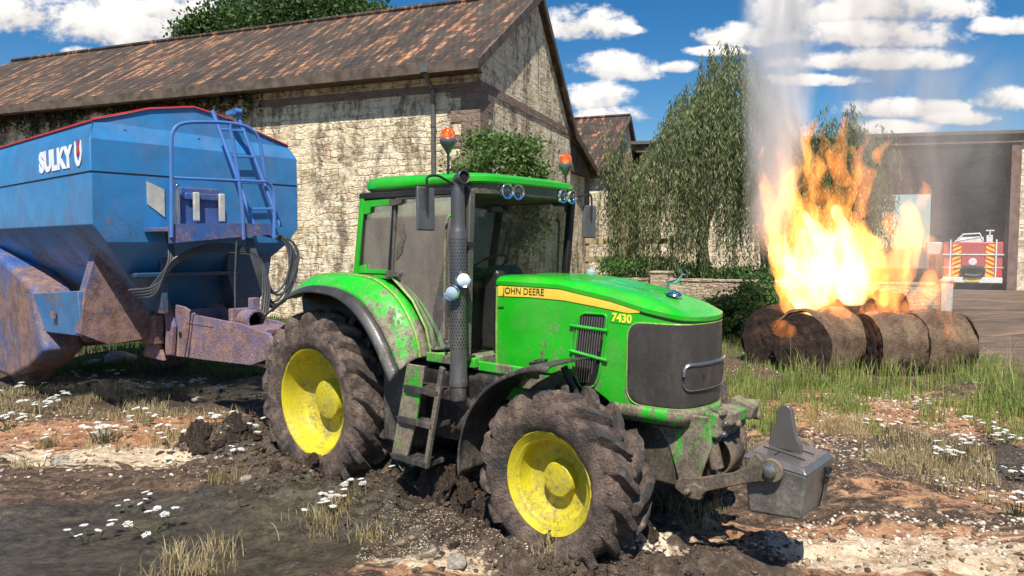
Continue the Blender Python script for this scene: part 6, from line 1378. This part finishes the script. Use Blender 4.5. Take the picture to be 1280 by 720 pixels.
fire_t = [
    T([(1012, 392), (992, 345), (972, 300), (957, 255), (948, 212), (950, 172)], [22, 22, 16, 10, 7, 1]),
    T([(1028, 380), (1008, 325), (992, 280), (984, 238), (990, 200), (983, 160)], [26, 27, 21, 12, 7, 1]),
    T([(1045, 368), (1035, 325), (1022, 290), (1008, 262), (1005, 240)], [32, 34, 27, 15, 3], 14.9),
    T([(1060, 372), (1068, 325), (1052, 285), (1040, 255), (1042, 215)], [28, 30, 22, 10, 2], 14.6),
    T([(1085, 368), (1098, 335), (1085, 305), (1078, 270)], [22, 24, 16, 3], 14.9),
    T([(1100, 378), (1122, 345), (1134, 305), (1141, 265), (1151, 228)], [18, 17, 14, 11, 2]),
    T([(1092, 362), (1115, 330), (1124, 300), (1120, 268)], [16, 15, 10, 2], 15.0),
    T([(1002, 352), (978, 325), (964, 295), (960, 270)], [13, 12, 8, 2], 14.4),
    T([(1040, 290), (1055, 255), (1064, 220), (1058, 185)], [11, 10, 7, 1], 15.),
    T([(1015, 250), (1022, 215), (1014, 180), (1022, 150)], [10, 9, 6, 1], 14.8),
]
fire_t = [(p, [max(k, .05) for k in r_]) for p, r_ in fire_t]
fo = flame_body('fire', fire_t, 5); fo.data.materials.append(flame_mat('flame_outer', 4.2, .25, 2.2, .36, .66, (1., .36, .065))); tag(fo, 'tall yellow and orange flames rising from the straw bales', 'fire', kind='stuff')
core_t = [(
    [Vector(p) + Vector((0, -.05, -.10)) for p in pts[:max(2, len(pts) - k_)]], [x * .46 for x in r_[:max(2, len(pts) - k_)]]) for (pts, r_), k_ in zip(fire_t, (3, 3, 1, 1, 1, 2, 2, 2, 2, 2))]
core_t = [(p, r_[:-1] + [max(.05, r_[-1] * .5)]) for p, r_ in core_t]
fc = flame_body('fire', core_t, 8); fc.data.materials.append(flame_mat('flame_core', 5.0, .2, 1.9, .30, .62, (1., .72, .36))); tag(fc, 'white-hot heart of the fire above the straw bales', 'fire', kind='stuff')
thin_t = [
    T([(1000, 260), (990, 225), (972, 190), (966, 160)], [10, 9, 6, 1], 15), T([(1040, 265), (1030, 225), (1040, 190), (1032, 160)], [10, 10, 7, 1], 15.1),
    T([(1080, 270), (1085, 235), (1075, 200), (1088, 165)], [12, 12, 8, 1], 15), T([(1105, 205), (1103, 190), (1108, 178), (1104, 168)], [4, 9, 7, 1], 14.8),
    T([(1010, 235), (1015, 200), (1005, 170), (1012, 145)], [8, 8, 5, 1], 14.7), T([(1060, 230), (1052, 200), (1060, 170), (1052, 148)], [9, 9, 6, 1], 14.6),
    T([(1128, 400), (1160, 370), (1172, 330), (1160, 295)], [16, 14, 9, 2], 14.5), T([(1125, 300), (1145, 330), (1172, 370), (1188, 412), (1196, 425)], [8, 7, 7, 6, 2], 13.8),
    T([(1186, 425), (1190, 395), (1185, 365), (1192, 340)], [7, 7, 5, 1], 13.75), T([(1075, 395), (1100, 392), (1120, 375), (1138, 345)], [10, 14, 12, 3], 14.2),
    T([(982, 402), (988, 412), (994, 422)], [6, 11, 6], 13.5), T([(1040, 395), (1036, 375), (1028, 352)], [12, 12, 4], 14.2), T([(1150, 260), (1160, 240), (1152, 222)], [6, 7, 1], 14.8),
]
thin_t = [(p, [max(k, .045) for k in r_]) for p, r_ in thin_t]
fo2 = flame_body('fire', thin_t, 11, vox=.045); fo2.data.materials.append(flame_mat('flame_wisps', 2.6, .02, 3.2, .34, .7, (1., .30, .07))); tag(fo2, 'thin orange wisps of flame above and right of the bales', 'fire', kind='stuff')

# smoke
def smoke(name, path, rad, mat, label, seed):
    mb = MB(); P = catmull(path, 40); rr_ = [float(np.interp(i / 39, np.linspace(0, 1, len(rad)), rad)) for i in range(40)]; mb.tube(P, rr_, 28)
    o = mb.build(name, None, None, ang=None, fixn=True); o.data.materials.append(mat); tag(o, label, 'smoke', kind='stuff'); return o
def smoke_mat(name, dens, col, lo=.45, hi=.75, sc=1.1, vs=.35, A=None, B=None, ra=1, rb=1):
    g = G(name); c = g.coord(); q = g.mapping(c, (1, 1, vs)); n = g.noise(q, sc, 5, .6, 1.2)
    v = g.n('ShaderNodeVolumePrincipled'); v.inputs['Color'].default_value = (*col, 1); v.inputs['Anisotropy'].default_value = 0.; x, y, z = g.sep(c); t = g.math('DIVIDE', g.math('SUBTRACT', z, A.z), B.z - A.z); ex = g.math('SUBTRACT', x, g.math('ADD', A.x, g.math('MULTIPLY', t, B.x - A.x))); ey = g.math('SUBTRACT', y, g.math('ADD', A.y, g.math('MULTIPLY', t, B.y - A.y)))
    rr2 = g.math('DIVIDE', g.math('SQRT', g.math('ADD', g.math('MULTIPLY', ex, ex), g.math('MULTIPLY', ey, ey))), g.math('ADD', ra, g.math('MULTIPLY', t, rb - ra)))
    g.l(g.math('MULTIPLY', g.math('MULTIPLY', g.math('MULTIPLY', g.rng(n, lo, hi), g.rng(t, .0, .2)), g.rng(rr2, 1., .2)), dens), v.inputs['Density']); g.l(v.outputs[0], g.out.inputs['Volume']); return g.m
smoke('smoke', [to_world(1130, 400, 15), to_world(1140, 330, 15.2), to_world(1135, 250, 15.4), to_world(1115, 150, 15.6), to_world(1100, 50, 15.8), to_world(1110, -60, 16)], [1.0, 1.25, 1.4, 1.6, 1.8, 1.95], smoke_mat('grey_smoke', .75, (.86, .83, .80), .36, .70, A=to_world(1140, 400, 15.2), B=to_world(1105, -60, 16), ra=1.0, rb=1.8), 'thin grey smoke drifting up from the right of the fire', 1)
smoke('smoke', [to_world(965, 330, 15.2), to_world(958, 260, 15.3), to_world(965, 180, 15.3), to_world(975, 90, 15.4), to_world(985, 20, 15.5), to_world(985, -60, 15.6)], [.5, .6, .7, .85, 1.0, 1.2], smoke_mat('white_smoke', 3.2, (.995, .995, .995), .38, .62, 1.4, .22, A=to_world(960, 330, 15.2), B=to_world(985, -60, 15.6), ra=.5, rb=1.15), 'bright white smoke rising from the left tongue of the fire', 2)  # real smoke, whitened and thickened to stand in for the glare too

smoke('smoke', [to_world(1190, 400, 22), to_world(1185, 330, 23), to_world(1170, 250, 24), to_world(1190, 160, 25), to_world(1215, 80, 26)], [1.6, 2.6, 2.8, 2.4, 2.0], smoke_mat('brown_haze', .20, (.80, .77, .73), .30, .62, .6, .5, A=to_world(1190, 400, 22), B=to_world(1215, 80, 26), ra=2.4, rb=2.2), 'pale brownish haze drifting between the fire and the open shed', 3)
# ================================================================== SKY, SUN, RENDER
w = bpy.data.worlds.new('World'); scn.world = w; w.use_nodes = True; nt = w.node_tree; nt.nodes.clear()
SUN_EL, SUN_AZ = 56., 184.   # azimuth clockwise from +y seen from above: the sun stands behind the camera
g = G.__new__(G); g.nt = nt; g.m = None
wo = nt.nodes.new('ShaderNodeOutputWorld'); bg = nt.nodes.new('ShaderNodeBackground'); nt.links.new(bg.outputs[0], wo.inputs[0])
sky = nt.nodes.new('ShaderNodeTexSky'); sky.sky_type = 'NISHITA'; sky.sun_disc = False; sky.sun_elevation = R(SUN_EL); sky.sun_rotation = R(SUN_AZ); sky.air_density = 1.0; sky.dust_density = .4; sky.ozone_density = 3.0; sky.altitude = 200
hs = nt.nodes.new('ShaderNodeHueSaturation'); hs.inputs['Saturation'].default_value = 1.4; hs.inputs['Value'].default_value = .93; nt.links.new(sky.outputs[0], hs.inputs['Color'])
dirv = g.coord('Generated'); dx, dy, dz = g.sep(dirv)
ysafe = g.math('MAXIMUM', dy, .05); u = g.math('DIVIDE', dx, ysafe); v = g.math('DIVIDE', dz, ysafe); uv = g.comb(u, v, 0)
n1 = g.noise(g.mapping(uv, (1, 1.3, 1)), 16, 8, .62, .2); n2 = g.noise(g.mapping(uv, (1, 1.3, 1)), 55, 5, .65)
nn = g.math('ADD', g.math('MULTIPLY', g.math('SUBTRACT', n1, .5), 3.6), g.math('MULTIPLY', g.math('SUBTRACT', n2, .5), .9))
CLOUDS = [(38, 25, 48, 26), (165, 38, 88, 30), (215, 22, 60, 20), (728, 40, 48, 20), (785, 44, 16, 5), (772, 90, 44, 17), (845, 89, 24, 7), (745, 128, 36, 18), (765, 148, 40, 12), (920, 52, 45, 14), (1075, 50, 105, 18), (1120, 18, 95, 20), (1085, 82, 90, 13), (1245, 40, 45, 11), (1250, 130, 38, 14), (1130, 140, 70, 12), (1190, 150, 40, 10), (575, 3, 45, 6), (108, 68, 18, 5), (978, 20, 42, 50), (890, 70, 30, 6), (1010, 105, 60, 7), (1100, 165, 60, 10), (1020, 25, 60, 14)]  # the tall blob above the fire is a white glare drawn as cloud
best = None; shade = None
for cx_, cy_, rx, ry in CLOUDS:
    cu, cv = (cx_ - 640) / 900, (308 - cy_) / 900; a = g.math('MULTIPLY', g.math('SUBTRACT', u, cu), 900 / rx * .76); b = g.math('MULTIPLY', g.math('SUBTRACT', v, cv), 900 / ry * .70)
    bb = g.math('MULTIPLY', b, g.math('ADD', 1.0, g.math('MULTIPLY', g.math('LESS_THAN', b, 0.), .7)))   # flatter base
    d = g.math('SUBTRACT', 1., g.math('ADD', g.math('MULTIPLY', a, a), g.math('MULTIPLY', bb, bb)))
    if best is None: best, shade = d, b
    else:
        gt = g.math('GREATER_THAN', d, best); shade = g.math('ADD', g.math('MULTIPLY', gt, b), g.math('MULTIPLY', g.math('SUBTRACT', 1, gt), shade)); best = g.math('MAXIMUM', best, d)
# clouds elsewhere round the sky
n3 = g.noise(g.mapping(dirv, (1, 1, 2.5)), 3.2, 7, .6, .2); other = g.math('MULTIPLY', g.rng(n3, .56, .70), g.rng(dy, .45, .2)); 
mask = g.math('MULTIPLY', g.rng(g.math('ADD', g.math('MAXIMUM', best, -1.5), nn), -.15, .75), g.rng(dy, .2, .45))
mask = g.math('MAXIMUM', mask, g.math('MULTIPLY', other, g.rng(dz, .02, .15)))
sh = g.rng(g.math('ADD', g.math('MULTIPLY', shade, .7), g.math('MULTIPLY', nn, .55)), -.9, .45)
ccol = g.mix(sh, (4.6, 4.4, 4.5), (10.2, 9.7, 9.1))
nt.links.new(g.mix(g.math('MULTIPLY', mask, .96), hs.outputs[0], ccol), bg.inputs[0]); bg.inputs[1].default_value = .086
sd = bpy.data.lights.new('sun', 'SUN'); so = bpy.data.objects.new('sun', sd); COL.objects.link(so); sd.energy = 5.0; sd.angle = R(.5); sd.color = (1., .93, .82)
az = R(SUN_AZ); el = R(SUN_EL); to_sun = Vector((math.sin(az) * math.cos(el), math.cos(az) * math.cos(el), math.sin(el)))
so.rotation_euler = to_sun.to_track_quat('Z', 'Y').to_euler(); so.location = to_sun * 60
vs_ = scn.view_settings; vs_.view_transform = 'Standard'; vs_.look = 'None'; vs_.gamma = 1; vs_.exposure = 0.45; vs_.use_curve_mapping = False
cy = scn.cycles; cy.use_denoising = True; cy.denoiser = 'OPENIMAGEDENOISE'; cy.max_bounces = 8; cy.diffuse_bounces = 3; cy.glossy_bounces = 3; cy.transmission_bounces = 6; cy.transparent_max_bounces = 16; cy.volume_bounces = 2
cy.volume_step_rate = 1.0; cy.volume_max_steps = 128; cy.use_adaptive_sampling = True; cy.adaptive_threshold = .02; cy.sample_clamp_indirect = 6
